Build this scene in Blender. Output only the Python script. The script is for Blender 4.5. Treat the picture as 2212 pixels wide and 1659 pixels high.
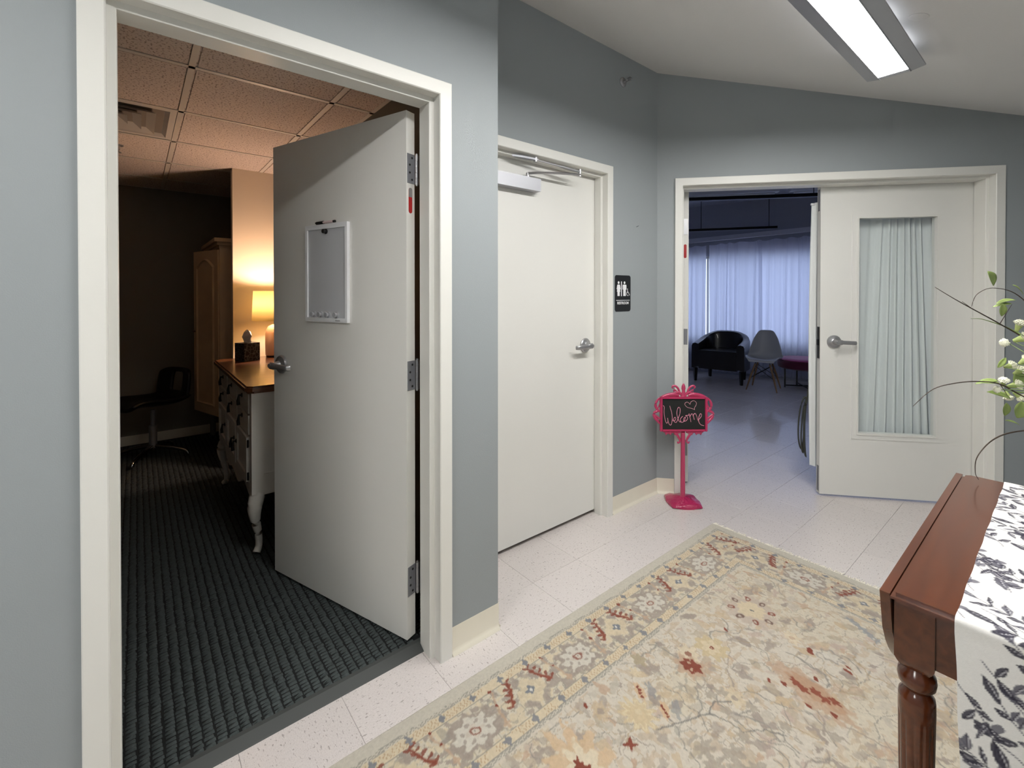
import bpy, bmesh, math, random
import numpy as np
from mathutils import Vector, Matrix
random.seed(7); RS = np.random.RandomState(11)
PI = math.pi; R = math.radians
for o in list(bpy.data.objects): bpy.data.objects.remove(o, do_unlink=True)
SC = bpy.context.scene; COL = SC.collection

# ------------------------------------------------------------------ camera
cd_ = bpy.data.cameras.new('camera'); cam = bpy.data.objects.new('camera', cd_); COL.objects.link(cam)
cd_.sensor_fit = 'HORIZONTAL'; cd_.sensor_width = 36.0
cd_.lens = 992.04/2212*36.0; cd_.shift_y = -187.0/2212; cd_.clip_start = .05; cd_.clip_end = 200
yw, pt, rl = R(50.722), R(-0.472), R(-0.006)
Fv = Vector((-math.sin(yw)*math.cos(pt), math.cos(yw)*math.cos(pt), math.sin(pt)))
Rv = Vector((math.cos(yw), math.sin(yw), 0)); Uv = Rv.cross(Fv)
Rv, Uv = Rv*math.cos(rl)+Uv*math.sin(rl), Uv*math.cos(rl)-Rv*math.sin(rl)
mw = Matrix((Rv, Uv, -Fv)).transposed().to_4x4(); mw.translation = (1.486, 0, 1.37)
cam.matrix_world = mw; SC.camera = cam

# ------------------------------------------------------------------ world, exposure, light levels
SC.view_settings.view_transform = 'Standard'; SC.view_settings.look = 'None'
SC.view_settings.gamma = 1; SC.view_settings.exposure = 0.0
SC.view_settings.use_curve_mapping = False
w = bpy.data.worlds.new('sky'); SC.world = w; w.use_nodes = True
w.node_tree.nodes['Background'].inputs[0].default_value = (.62, .74, 1, 1)
w.node_tree.nodes['Background'].inputs[1].default_value = 2.2
LENS = 62.0        # hallway strip light diffuser
UPL = 13.0          # its uplight slots
LAMP = 23.0        # office table lamp bulb, watts
DAY = 215.0         # daylight at the studio window, watts

def area(name, loc, rot, sx, sy, power, col):
    l = bpy.data.lights.new(name, 'AREA'); l.shape = 'RECTANGLE'; l.size = sx; l.size_y = sy; l.energy = power; l.color = col
    o = bpy.data.objects.new(name, l); COL.objects.link(o); o.location = loc; o.rotation_euler = rot; return o

# ------------------------------------------------------------------ materials
def lin(c):
    return tuple(((v/255)/12.92 if v/255 <= .04045 else (((v/255)+.055)/1.055)**2.4) for v in c)
MATS = {}
def mat(name, rgb=(200,200,200), rough=.5, metal=0, bump=0, bscale=200, bdist=.002, var=0, vscale=6, emit=None, estr=0, spec=.5, coat=0, trans=0, rvar=0, stretch=None, objvar=0, sheen=0):
    m = bpy.data.materials.new(name); m.use_nodes = True; MATS[name] = m
    nt = m.node_tree; b = nt.nodes['Principled BSDF']; N = nt.nodes.new; L = nt.links.new
    c = lin(rgb)+(1,)
    b.inputs['Base Color'].default_value = c; b.inputs['Roughness'].default_value = rough; b.inputs['Metallic'].default_value = metal
    b.inputs['Specular IOR Level'].default_value = spec; b.inputs['Coat Weight'].default_value = coat; b.inputs['Transmission Weight'].default_value = trans
    b.inputs['Sheen Weight'].default_value = sheen
    if emit: b.inputs['Emission Color'].default_value = lin(emit)+(1,); b.inputs['Emission Strength'].default_value = estr
    tc = N('ShaderNodeTexCoord'); mp = N('ShaderNodeMapping'); L(tc.outputs['Object'], mp.inputs[0])
    if stretch: mp.inputs['Scale'].default_value = stretch
    if bump:
        n = N('ShaderNodeTexNoise'); n.inputs['Scale'].default_value = bscale; n.inputs['Detail'].default_value = 3; L(mp.outputs[0], n.inputs[0])
        bp = N('ShaderNodeBump'); bp.inputs['Strength'].default_value = bump; bp.inputs['Distance'].default_value = bdist
        L(n.outputs[0], bp.inputs['Height']); L(bp.outputs[0], b.inputs['Normal'])
    if var or objvar:
        n = N('ShaderNodeTexNoise'); n.inputs['Scale'].default_value = vscale; n.inputs['Detail'].default_value = 4; L(mp.outputs[0], n.inputs[0])
        mr = N('ShaderNodeMapRange'); mr.inputs[1].default_value = .25; mr.inputs[2].default_value = .75; mr.inputs[3].default_value = 1-var; mr.inputs[4].default_value = 1+var; L(n.outputs[0], mr.inputs[0])
        hs = N('ShaderNodeHueSaturation'); hs.inputs['Color'].default_value = c; out = mr.outputs[0]
        if objvar:
            oi = N('ShaderNodeObjectInfo'); m2 = N('ShaderNodeMapRange'); m2.inputs[3].default_value = 1-objvar; m2.inputs[4].default_value = 1+objvar; L(oi.outputs['Random'], m2.inputs[0])
            mu = N('ShaderNodeMath'); mu.operation = 'MULTIPLY'; L(out, mu.inputs[0]); L(m2.outputs[0], mu.inputs[1]); out = mu.outputs[0]
        L(out, hs.inputs['Value']); L(hs.outputs[0], b.inputs['Base Color'])
    if rvar:
        n2 = N('ShaderNodeTexNoise'); n2.inputs['Scale'].default_value = 3; L(mp.outputs[0], n2.inputs[0])
        m3 = N('ShaderNodeMapRange'); m3.inputs[3].default_value = max(0, rough-rvar); m3.inputs[4].default_value = rough+rvar; L(n2.outputs[0], m3.inputs[0]); L(m3.outputs[0], b.inputs['Roughness'])
    return m
WALLC = (153,159,161)
M_wall = mat('grey_blue_wall_paint', WALLC, .55, bump=.25, bscale=320, var=.015, vscale=2, spec=.35)
M_ceil = mat('white_ceiling_paint', (222,221,219), .9, bump=.3, bscale=140, spec=.2)
M_trim = mat('cream_trim_enamel', (226,225,219), .38, var=.01, vscale=3)
M_door = mat('cream_door_paint', (226,225,220), .42, bump=.08, bscale=260, var=.012, vscale=2)
M_base = mat('cream_vinyl_base', (229,223,206), .35, var=.02, vscale=9)
M_steel = mat('satin_chrome', (176,176,178), .33, metal=.8, var=.04, vscale=30)
M_steeld = mat('dull_steel_hinge', (150,151,156), .42, metal=.6)
M_chrome = mat('polished_chrome', (150,150,150), .12, metal=1)
M_black = mat('black_plastic', (14,14,15), .4)
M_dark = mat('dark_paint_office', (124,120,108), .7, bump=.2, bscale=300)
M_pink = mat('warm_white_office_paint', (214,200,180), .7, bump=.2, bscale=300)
M_alum = mat('silver_closer_metal', (176,177,182), .42, metal=.6, var=.02)
M_white = mat('white_plastic', (235,236,238), .35)
M_red = mat('red_label_print', (176,26,30), .4)
M_grid = mat('white_ceiling_grid_metal', (205,198,188), .45)
M_vent = mat('painted_vent_metal', (200,194,186), .5)
M_rubber = mat('charcoal_rubber', (62,65,64), .55)
M_curt = None

def ceiling_tile_mat():
    m = mat('fissured_ceiling_tile', (206,192,178), .95, bump=.5, bscale=160, spec=.1)
    nt = m.node_tree; N = nt.nodes.new; L = nt.links.new; b = nt.nodes['Principled BSDF']
    tc = N('ShaderNodeTexCoord'); v = N('ShaderNodeTexNoise'); v.inputs['Scale'].default_value = 110; v.inputs['Detail'].default_value = 2; L(tc.outputs['Object'], v.inputs[0])
    r = N('ShaderNodeValToRGB'); r.color_ramp.elements[0].position = .36; r.color_ramp.elements[0].color = lin((146,132,122))+(1,)
    r.color_ramp.elements[1].position = .45; r.color_ramp.elements[1].color = lin((208,195,186))+(1,); L(v.outputs[0], r.inputs[0]); L(r.outputs[0], b.inputs['Base Color'])
    return m
M_ctile = ceiling_tile_mat()

def floor_mat():
    m = mat('vinyl_floor_tile', (206,199,196), .27, spec=.5, coat=.45)
    nt = m.node_tree; N = nt.nodes.new; L = nt.links.new; b = nt.nodes['Principled BSDF']
    b.inputs['Coat Roughness'].default_value = .08
    geo = N('ShaderNodeNewGeometry'); oi = N('ShaderNodeObjectInfo')
    # rotate the streak direction per tile (the pattern turns by a quarter from tile to tile)
    gt = N('ShaderNodeMath'); gt.operation = 'GREATER_THAN'; gt.inputs[1].default_value = .5; L(oi.outputs['Random'], gt.inputs[0])
    mu = N('ShaderNodeMath'); mu.operation = 'MULTIPLY'; mu.inputs[1].default_value = PI/2; L(gt.outputs[0], mu.inputs[0])
    vr = N('ShaderNodeVectorRotate'); vr.rotation_type = 'Z_AXIS'; L(geo.outputs['Position'], vr.inputs['Vector']); L(mu.outputs[0], vr.inputs['Angle'])
    mp = N('ShaderNodeMapping'); mp.inputs['Scale'].default_value = (1, 2.6, 1); L(vr.outputs[0], mp.inputs[0])
    def ramp(scale, p0, c0, p1, c1, det=1):
        n = N('ShaderNodeTexNoise'); n.inputs['Scale'].default_value = scale; n.inputs['Detail'].default_value = det; L(mp.outputs[0], n.inputs[0])
        r = N('ShaderNodeValToRGB'); r.color_ramp.elements[0].position = p0; r.color_ramp.elements[0].color = c0; r.color_ramp.elements[1].position = p1; r.color_ramp.elements[1].color = c1
        L(n.outputs[0], r.inputs[0]); return r.outputs[0]
    base = ramp(150, .3, lin((206,198,195))+(1,), .7, lin((216,209,206))+(1,), 4)
    s1 = ramp(62, .31, (1,1,1,1), .34, (0,0,0,1)); s2 = ramp(170, .33, (1,1,1,1), .37, (0,0,0,1)); s3 = ramp(60, .72, (0,0,0,1), .75, (1,1,1,1))
    def mix(fac, a, col, k):
        x = N('ShaderNodeMix'); x.data_type = 'RGBA'; f = N('ShaderNodeMath'); f.operation = 'MULTIPLY'; f.inputs[1].default_value = k
        L(fac, f.inputs[0]); L(f.outputs[0], x.inputs[0]); L(a, x.inputs[6]); x.inputs[7].default_value = lin(col)+(1,); return x.outputs[2]
    c = mix(s2, base, (160,152,148), .45); c = mix(s1, c, (134,126,122), .6); c = mix(s3, c, (226,221,218), .35)
    hs = N('ShaderNodeHueSaturation'); m2 = N('ShaderNodeMapRange'); m2.inputs[3].default_value = .975; m2.inputs[4].default_value = 1.025; L(oi.outputs['Random'], m2.inputs[0])
    L(m2.outputs[0], hs.inputs['Value']); L(c, hs.inputs['Color']); L(hs.outputs[0], b.inputs['Base Color'])
    n = N('ShaderNodeTexNoise'); n.inputs['Scale'].default_value = 9; n.inputs['Detail'].default_value = 3; L(geo.outputs['Position'], n.inputs[0])
    
    return m
M_floor = floor_mat()

def wood_mat(name, c0, c1, rough=.22, stretch=(14,1.2,14), coat=.5):
    m = mat(name, c0, rough, coat=coat); nt = m.node_tree; N = nt.nodes.new; L = nt.links.new; b = nt.nodes['Principled BSDF']
    tc = N('ShaderNodeTexCoord'); mp = N('ShaderNodeMapping'); mp.inputs['Scale'].default_value = stretch; L(tc.outputs['Object'], mp.inputs[0])
    n = N('ShaderNodeTexNoise'); n.inputs['Scale'].default_value = 3; n.inputs['Detail'].default_value = 7; n.inputs['Distortion'].default_value = .6; L(mp.outputs[0], n.inputs[0])
    r = N('ShaderNodeValToRGB'); r.color_ramp.elements[0].position = .3; r.color_ramp.elements[0].color = lin(c0)+(1,); r.color_ramp.elements[1].position = .72; r.color_ramp.elements[1].color = lin(c1)+(1,)
    L(n.outputs[0], r.inputs[0]); L(r.outputs[0], b.inputs['Base Color']); b.inputs['Coat Roughness'].default_value = .15
    return m
M_cherry = wood_mat('cherry_stained_wood', (80,37,17), (102,51,25), .2)
M_walnut = wood_mat('brown_stained_wood_top', (64,34,18), (104,62,34), .3)
M_legwood = wood_mat('pale_leg_wood', (120,92,62), (158,124,86), .5, (6,6,1.5), 0)
M_offwhite = mat('off_white_furniture_paint', (214,210,202), .5, bump=.1, bscale=90, var=.03)
M_cream = mat('cream_wardrobe_paint', (206,182,148), .5, var=.05, vscale=8)
M_pinksign = mat('glossy_pink_enamel', (182,52,94), .22, coat=.6)
M_slate = mat('chalkboard_black', (24,25,25), .8, var=.12, vscale=30)
M_chalk = mat('pink_chalk', (238,160,184), .9, bump=.5, bscale=600)
M_leather = mat('black_leather', (17,15,17), .3, bump=.3, bscale=120, coat=.25)
M_shell = mat('pale_grey_shell_plastic', (188,190,192), .4)
M_blackm = mat('black_metal', (12,12,13), .35, metal=.3)
M_mag = mat('magenta_velvet', (168,22,112), .8, sheen=.5, bump=.3, bscale=500)
M_mag2 = mat('dark_magenta_velvet', (84,8,48), .85, sheen=.3, bump=.3, bscale=500)
M_twig = mat('dark_brown_twig', (62,48,38), .7, var=.2, vscale=80)
M_stem = mat('green_plant_stem', (112,134,72), .6)
M_leaf = mat('silk_leaf_green', (142,160,92), .5, var=.22, vscale=28, spec=.4)
M_petal = mat('cream_white_blossom', (240,240,218), .7)
M_petalg = mat('green_blossom_core', (176,190,120), .7)
M_ceramic = mat('blush_ceramic_glaze', (206,168,150), .3, coat=.3)
M_tissue = mat('white_tissue_paper', (242,234,226), .9)
M_wire = mat('brushed_wire', (150,150,150), .4, metal=.8)

def shade_mat():
    m = mat('warm_linen_lampshade', (240,222,160), .9, spec=.1); nt = m.node_tree; N = nt.nodes.new; L = nt.links.new
    b = nt.nodes['Principled BSDF']; t = N('ShaderNodeBsdfTranslucent'); t.inputs[0].default_value = lin((255,246,206))+(1,)
    mx = N('ShaderNodeMixShader'); mx.inputs[0].default_value = .26; L(b.outputs[0], mx.inputs[1]); L(t.outputs[0], mx.inputs[2]); L(mx.outputs[0], nt.nodes['Material Output'].inputs[0]); return m
M_shade = shade_mat()
def cloth_mat(name, rgb, tr, tcol):
    m = mat(name, rgb, .9, bump=.15, bscale=500, spec=.1); nt = m.node_tree; N = nt.nodes.new; L = nt.links.new
    b = nt.nodes['Principled BSDF']; t = N('ShaderNodeBsdfTranslucent'); t.inputs[0].default_value = lin(tcol)+(1,)
    mx = N('ShaderNodeMixShader'); mx.inputs[0].default_value = tr; L(b.outputs[0], mx.inputs[1]); L(t.outputs[0], mx.inputs[2]); L(mx.outputs[0], nt.nodes['Material Output'].inputs[0]); return m
M_curt = cloth_mat('white_sheer_curtain_cloth', (214,216,226), .5, (226,230,246))
M_dcurt = cloth_mat('white_door_curtain_cloth', (236,238,236), .15, (225,228,230))
def glass_mat(name, refl=.06, tint=(1,1,1)):
    m = bpy.data.materials.new(name); m.use_nodes = True; nt = m.node_tree; N = nt.nodes.new; L = nt.links.new
    nt.nodes.remove(nt.nodes['Principled BSDF']); t = N('ShaderNodeBsdfTransparent'); t.inputs[0].default_value = tint+(1,)
    g = N('ShaderNodeBsdfGlossy'); g.inputs['Roughness'].default_value = .02; lw = N('ShaderNodeLayerWeight'); lw.inputs[0].default_value = .5; pw = N('ShaderNodeMath'); pw.operation = 'POWER'; pw.inputs[1].default_value = 4; L(lw.outputs['Facing'], pw.inputs[0]); fr = N('ShaderNodeMath'); fr.operation = 'MULTIPLY_ADD'; fr.inputs[1].default_value = .5; fr.inputs[2].default_value = .03; L(pw.outputs[0], fr.inputs[0])
    mx = N('ShaderNodeMixShader'); L(fr.outputs[0], mx.inputs[0]); L(t.outputs[0], mx.inputs[1]); L(g.outputs[0], mx.inputs[2]); L(mx.outputs[0], nt.nodes['Material Output'].inputs[0]); return m
M_glass = glass_mat('clear_glass', tint=(.97,.985,.985))
def emit_mat(name, rgb, s):
    m = bpy.data.materials.new(name); m.use_nodes = True; nt = m.node_tree; nt.nodes.remove(nt.nodes['Principled BSDF'])
    e = nt.nodes.new('ShaderNodeEmission'); e.inputs[0].default_value = rgb+(1,); e.inputs[1].default_value = s; nt.links.new(e.outputs[0], nt.nodes['Material Output'].inputs[0]); return m
M_lens = emit_mat('lit_light_diffuser', (1, .985, .955), LENS)
M_up = emit_mat('lit_uplight_slot', (.93, .95, 1), UPL)
def attr_mat(name, rough=.95, bump=.6, bscale=450, sheen=.2):
    m = mat(name, (200,190,170), rough, bump=bump, bscale=bscale, spec=.1, sheen=sheen); nt = m.node_tree
    a = nt.nodes.new('ShaderNodeAttribute'); a.attribute_name = 'pattern'; nt.links.new(a.outputs['Color'], nt.nodes['Principled BSDF'].inputs['Base Color']); return m
M_rug = attr_mat('hand_knotted_wool_pattern', bump=.8, bscale=380)
M_runner = attr_mat('printed_cotton_cloth', .85, .25, 900, 0)
M_carp = mat('charcoal_green_carpet', (74,80,80), .95, bump=.8, bscale=420, var=.2, vscale=90, spec=.1)
M_fringe = mat('cream_wool_fringe', (232,226,212), .95)

# ------------------------------------------------------------------ mesh helpers
def new(): return bmesh.new()
def obj(name, bm, m, parent=None, smooth=None, loc=None, rz=0, bev=0):
    me = bpy.data.meshes.new(name)
    if bev: bmesh.ops.bevel(bm, geom=[e for e in bm.edges if e.is_manifold and e.calc_face_angle(0) > .5], offset=bev, segments=2, affect='EDGES', clamp_overlap=True)
    bmesh.ops.recalc_face_normals(bm, faces=bm.faces)
    bm.to_mesh(me); bm.free()
    if m: me.materials.append(m)
    o = bpy.data.objects.new(name, me); COL.objects.link(o)
    if parent: o.parent = parent
    if loc: o.location = loc
    o.rotation_euler[2] = rz
    if smooth is not None:
        for p in me.polygons: p.use_smooth = True
        try: me.set_sharp_from_angle(angle=R(smooth))
        except Exception: pass
    return o
def empty(name, loc=(0,0,0), rz=0, parent=None):
    o = bpy.data.objects.new(name, None); COL.objects.link(o); o.location = loc; o.rotation_euler[2] = rz; o.empty_display_size = .1
    if parent: o.parent = parent
    return o
def tag(o, label, cat, group=None):
    o['label'] = label; o['category'] = cat
    if group: o['group'] = group
    return o
def struct(o, label=None):
    o['kind'] = 'structure'
    if label: o['label'] = label
    return o
def bx(bm, a, b):
    (x0,y0,z0),(x1,y1,z1) = a, b
    v = [bm.verts.new(p) for p in [(x0,y0,z0),(x1,y0,z0),(x1,y1,z0),(x0,y1,z0),(x0,y0,z1),(x1,y0,z1),(x1,y1,z1),(x0,y1,z1)]]
    for f in [(3,2,1,0),(4,5,6,7),(0,1,5,4),(1,2,6,5),(2,3,7,6),(3,0,4,7)]: bm.faces.new([v[i] for i in f])
    return v
def prism(bm, pts, z0, z1, axis='z'):
    def P(p, h): return {'z': (p[0],p[1],h), 'y': (p[0],h,p[1]), 'x': (h,p[0],p[1])}[axis]
    lo = [bm.verts.new(P(p, z0)) for p in pts]; hi = [bm.verts.new(P(p, z1)) for p in pts]; n = len(pts)
    bm.faces.new(lo[::-1]); bm.faces.new(hi)
    for i in range(n): bm.faces.new([lo[i], lo[(i+1)%n], hi[(i+1)%n], hi[i]])
def tube(bm, pts, r, seg=8, cap=True, flat=1.0, up=(0,0,1)):
    pts = [Vector(p) for p in pts]; n = len(pts); rs = r if hasattr(r, '__len__') else [r]*n; rings = []
    for i, p in enumerate(pts):
        t = (pts[min(i+1,n-1)]-pts[max(i-1,0)]).normalized(); u = Vector(up)
        if abs(t.dot(u)) > .97: u = Vector((1,0,0)) if abs(t.x) < .9 else Vector((0,1,0))
        s = t.cross(u).normalized(); q = s.cross(t).normalized()
        rings.append([bm.verts.new(p+(s*math.cos(2*PI*k/seg)*flat+q*math.sin(2*PI*k/seg))*rs[i]) for k in range(seg)])
    for a, b in zip(rings, rings[1:]):
        for k in range(seg): bm.faces.new([a[k], a[(k+1)%seg], b[(k+1)%seg], b[k]])
    if cap: bm.faces.new(rings[0][::-1]); bm.faces.new(rings[-1])
def lathe(bm, prof, c=(0,0,0), seg=24, axis='z', flute=0, fd=0):
    rings = []
    for r, z in prof:
        ring = []
        for k in range(seg):
            a = 2*PI*k/seg; rr = r*(1-(fd*abs(math.sin(flute*a/2)) if flute and isinstance(fd, float) else 0))
            x, y = rr*math.cos(a), rr*math.sin(a)
            p = {'z': (x,y,z), 'y': (x,z,y), 'x': (z,x,y)}[axis]
            ring.append(bm.verts.new((c[0]+p[0], c[1]+p[1], c[2]+p[2])))
        rings.append(ring)
    for a, b in zip(rings, rings[1:]):
        for k in range(seg): bm.faces.new([a[k], a[(k+1)%seg], b[(k+1)%seg], b[k]])
    bm.faces.new(rings[0][::-1]); bm.faces.new(rings[-1])
def cyl(bm, a, b, r, seg=16, r2=None): tube(bm, [a, b], [r, r if r2 is None else r2], seg)
def spline(pts, n=8):
    pts = [Vector(p) for p in pts]; out = []
    for i in range(len(pts)-1):
        p0, p1, p2, p3 = pts[max(i-1,0)], pts[i], pts[i+1], pts[min(i+2,len(pts)-1)]
        for k in range(n):
            t = k/n; out.append(.5*((2*p1)+(p2-p0)*t+(2*p0-5*p1+4*p2-p3)*t*t+(3*p1-p0-3*p2+p3)*t**3))
    out.append(pts[-1]); return out
def grid_mesh(name, V, nu, nv, m, parent=None, thick=0, smooth=True):
    """V: (nu*nv,3) array, row-major in u"""
    i = np.arange(nu-1)[:,None]*nv+np.arange(nv-1)[None,:]; F = np.stack([i, i+nv, i+nv+1, i+1], -1).reshape(-1,4)
    me = bpy.data.meshes.new(name); me.vertices.add(len(V)); me.vertices.foreach_set('co', np.asarray(V, dtype=np.float32).ravel())
    me.loops.add(F.size); me.loops.foreach_set('vertex_index', F.ravel().astype(np.int32))
    me.polygons.add(len(F)); me.polygons.foreach_set('loop_start', (np.arange(len(F))*4).astype(np.int32)); me.polygons.foreach_set('loop_total', np.full(len(F), 4, dtype=np.int32))
    me.update(calc_edges=True); me.validate(); me.materials.append(m)
    if smooth: me.polygons.foreach_set('use_smooth', np.ones(len(F), dtype=bool))
    o = bpy.data.objects.new(name, me); COL.objects.link(o)
    if parent: o.parent = parent
    if thick:
        s = o.modifiers.new('thickness', 'SOLIDIFY'); s.thickness = thick; s.offset = 0
    return o

# wall frames: local x runs along the wall, local y goes into the wall (away from the hall)
A = dict(loc=(0,0,0), rz=PI/2); B = dict(loc=(-.324,0,0), rz=PI/2)
CA = R(90-49.006); C = dict(loc=(-.324,2.767,0), rz=CA)
def WC(s, off, z=0): return (-.324+s*math.cos(CA)-off*math.sin(CA), 2.767+s*math.sin(CA)+off*math.cos(CA), z)

# ------------------------------------------------------------------ walls, ceilings, floor
HZ = 2.96
bm = new(); bx(bm, (-.136,-2.6,0), (0,-.08,HZ)); bx(bm, (-.136,.890,0), (0,1.141,HZ)); bx(bm, (-.136,-.08,2.127), (0,.890,HZ))
struct(obj('wall_left', bm, M_wall), 'grey-blue painted wall around the open office door')
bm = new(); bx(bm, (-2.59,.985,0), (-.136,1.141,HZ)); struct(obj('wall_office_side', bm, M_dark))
bm = new(); bx(bm, (-.474,1.141,0), (-.324,1.275,HZ)); bx(bm, (-.474,2.252,0), (-.324,2.767,HZ)); bx(bm, (-.474,1.275,2.127), (-.324,2.252,HZ))
struct(obj('wall_back_left', bm, M_wall), 'recessed grey-blue wall around the closed restroom door')
bm = new(); bx(bm, (0,0,0), (.140,.15,HZ)); bx(bm, (2.012,0,0), (3.6,.15,HZ)); bx(bm, (.140,0,2.127), (2.012,.15,HZ))
struct(obj('wall_back', bm, M_wall, **C), 'angled grey-blue wall around the double doors')
bm = new(); bx(bm, (2.05,-2.75,0), (2.2,4.75,HZ)); struct(obj('wall_right', bm, M_wall))
bm = new(); bx(bm, (-.15,-2.75,0), (2.05,-2.6,HZ)); struct(obj('wall_front', bm, M_wall))
bm = new(); bx(bm, (-1.6,1.141,0), (-1.5,2.9,HZ)); bx(bm, (-1.5,2.8,0), (-.48,2.9,HZ)); bx(bm, (-1.6,1.141,HZ-.1), (-.48,2.9,HZ)); struct(obj('wall_restroom', bm, M_dark))
def zc(x): return 2.877-.266*(x+.324)
bm = new(); pts = [(-.4,-2.7), (2.15,-2.7), (2.15,4.99), (-.4,2.79)]
lo = [bm.verts.new((x,y,zc(x))) for x,y in pts]; hi = [bm.verts.new((x,y,zc(x)+.1)) for x,y in pts]
bm.faces.new(lo[::-1]); bm.faces.new(hi)
for i in range(4): bm.faces.new([lo[i], lo[(i+1)%4], hi[(i+1)%4], hi[i]])
struct(obj('ceiling', bm, M_ceil), 'white sloping hallway ceiling')

# floor: slab + individual 12 inch vinyl tiles
bm = new(); bx(bm, (-6,-3,-.12), (5,10.5,-.006)); fl = struct(obj('floor', bm, mat('tile_joint_grey', (164,158,154), .9)), 'pale speckled vinyl tile floor')
T = .3048
def tile_mesh():
    bm = new(); h = T/2-.0004; b = .0012
    r = [[bm.verts.new(p) for p in q] for q in ([(-h,-h,-.006),(h,-h,-.006),(h,h,-.006),(-h,h,-.006)], [(-h,-h,-.0008),(h,-h,-.0008),(h,h,-.0008),(-h,h,-.0008)], [(-h+b,-h+b,0),(h-b,-h+b,0),(h-b,h-b,0),(-h+b,h-b,0)])]
    bm.faces.new(r[2])
    for a, c in zip(r, r[1:]):
        for i in range(4): bm.faces.new([a[i], a[(i+1)%4], c[(i+1)%4], c[i]])
    me = bpy.data.meshes.new('floor_tile'); bm.to_mesh(me); bm.free(); me.materials.append(M_floor); return me
tm = tile_mesh(); cells = []
for i in range(-13, 10):
    for j in range(-9, 34):
        x, y = -.127+(i+.5)*T, .228+(j+.5)*T
        hall = (x > -.25 and x < 2.2 and y > -2.75) and not (x < -.45)
        s = (x+.324)*math.cos(CA)+(y-2.767)*math.sin(CA); off = -(x+.324)*math.sin(CA)+(y-2.767)*math.cos(CA)
        if off > -.1: hall = (s > -3.2 and s < 4.2 and off < 6.2 and x > -4.2)
        elif x < -.1 and y < 1.0: hall = False
        elif x < -.05 and y < 1.1: hall = x > -.3
        elif x <= -.25: hall = x > -.5 and y > 1.0
        if hall:
            dx, dy = x-1.486, y; f = -dx*math.sin(yw)+dy*math.cos(yw); l = dx*math.cos(yw)+dy*math.sin(yw)
            vis = f > .35 and abs(l/f) < 1.25
            if off > .1: vis = vis and .36 < l/f < .70
            cells.append(((0 if vis else 100)+f, x, y))
cells.sort()
for k, (d, x, y) in enumerate(cells[:300]):
    if d > 99: break
    o = bpy.data.objects.new('floor_tile', tm); COL.objects.link(o); o.location = (x,y,0); o.parent = fl
rest = cells[k:] if cells[k][0] > 99 else cells[300:]
bm = new(); h = T/2-.0004
for d, x, y in rest:
    v = [bm.verts.new(p) for p in [(x-h,y-h,0),(x+h,y-h,0),(x+h,y+h,0),(x-h,y+h,0)]]; bm.faces.new(v)
o = obj('floor_tiles_beyond', bm, M_floor, fl); o['kind'] = 'stuff'

# baseboards with a cove toe
def baseboard(name, x0, x1, f):
    bm = new(); prism(bm, [(0,0),(0,.102),(-.0035,.104),(-.004,.022),(-.007,.010),(-.017,.002),(-.017,0)], x0, x1, 'x')
    return struct(obj(name, bm, M_base, smooth=60, **f))
baseboard('baseboard_left', .9175, 1.141, A)
bm = new(); prism(bm, [(0,0),(0,.102),(.0035,.104),(.004,.022),(.007,.010),(.015,.002),(.015,0)], -.324, .0, 'x')
for v in bm.verts: v.co = Vector((v.co.x, 1.141+v.co.y, v.co.z))
struct(obj('baseboard_corner', bm, M_base, smooth=60))
baseboard('baseboard_left_near', -2.6, -.1105, A)
baseboard('baseboard_back_left', 2.2785, 2.766, B)
baseboard('baseboard_back', .002, .1145, C)
baseboard('baseboard_back_right', 2.039, 3.2, C)

# hollow metal door frames
def frame(name, x0, x1, zt, ystop, yr, depth, f, label, st=.016):
    fw = .051
    prof = [(0,.0),(0,-.012),(.003,-.014),(fw-.003,-.014),(fw,-.011),(fw,ystop-.002),(fw+st-.002,ystop),(fw+st,ystop+.002),(fw+st,yr),(fw,yr),(fw,depth-.002),(0,depth),(0,depth-.01)]
    bm = new(); sts = []
    for u, y in prof:
        sts.append([bm.verts.new(p) for p in [(x0+u,y,0),(x0+u,y,zt-u),(x1-u,y,zt-u),(x1-u,y,0)]])
    for a, b in zip(sts, sts[1:]):
        for i in range(3): bm.faces.new([a[i], a[i+1], b[i+1], b[i]])
    return struct(obj(name, bm, M_trim, **f), label)
frame('trim_1', -.105, .915, 2.152, .033, .108, .145, A, 'cream steel frame of the open office door', .019)
frame('trim_2', 1.252, 2.276, 2.152, .030, .078, .164, B, 'cream steel frame of the restroom door')
frame('trim_3', .115, 2.038, 2.152, .040, .130, .20, C, 'cream steel frame of the double doors')

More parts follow.
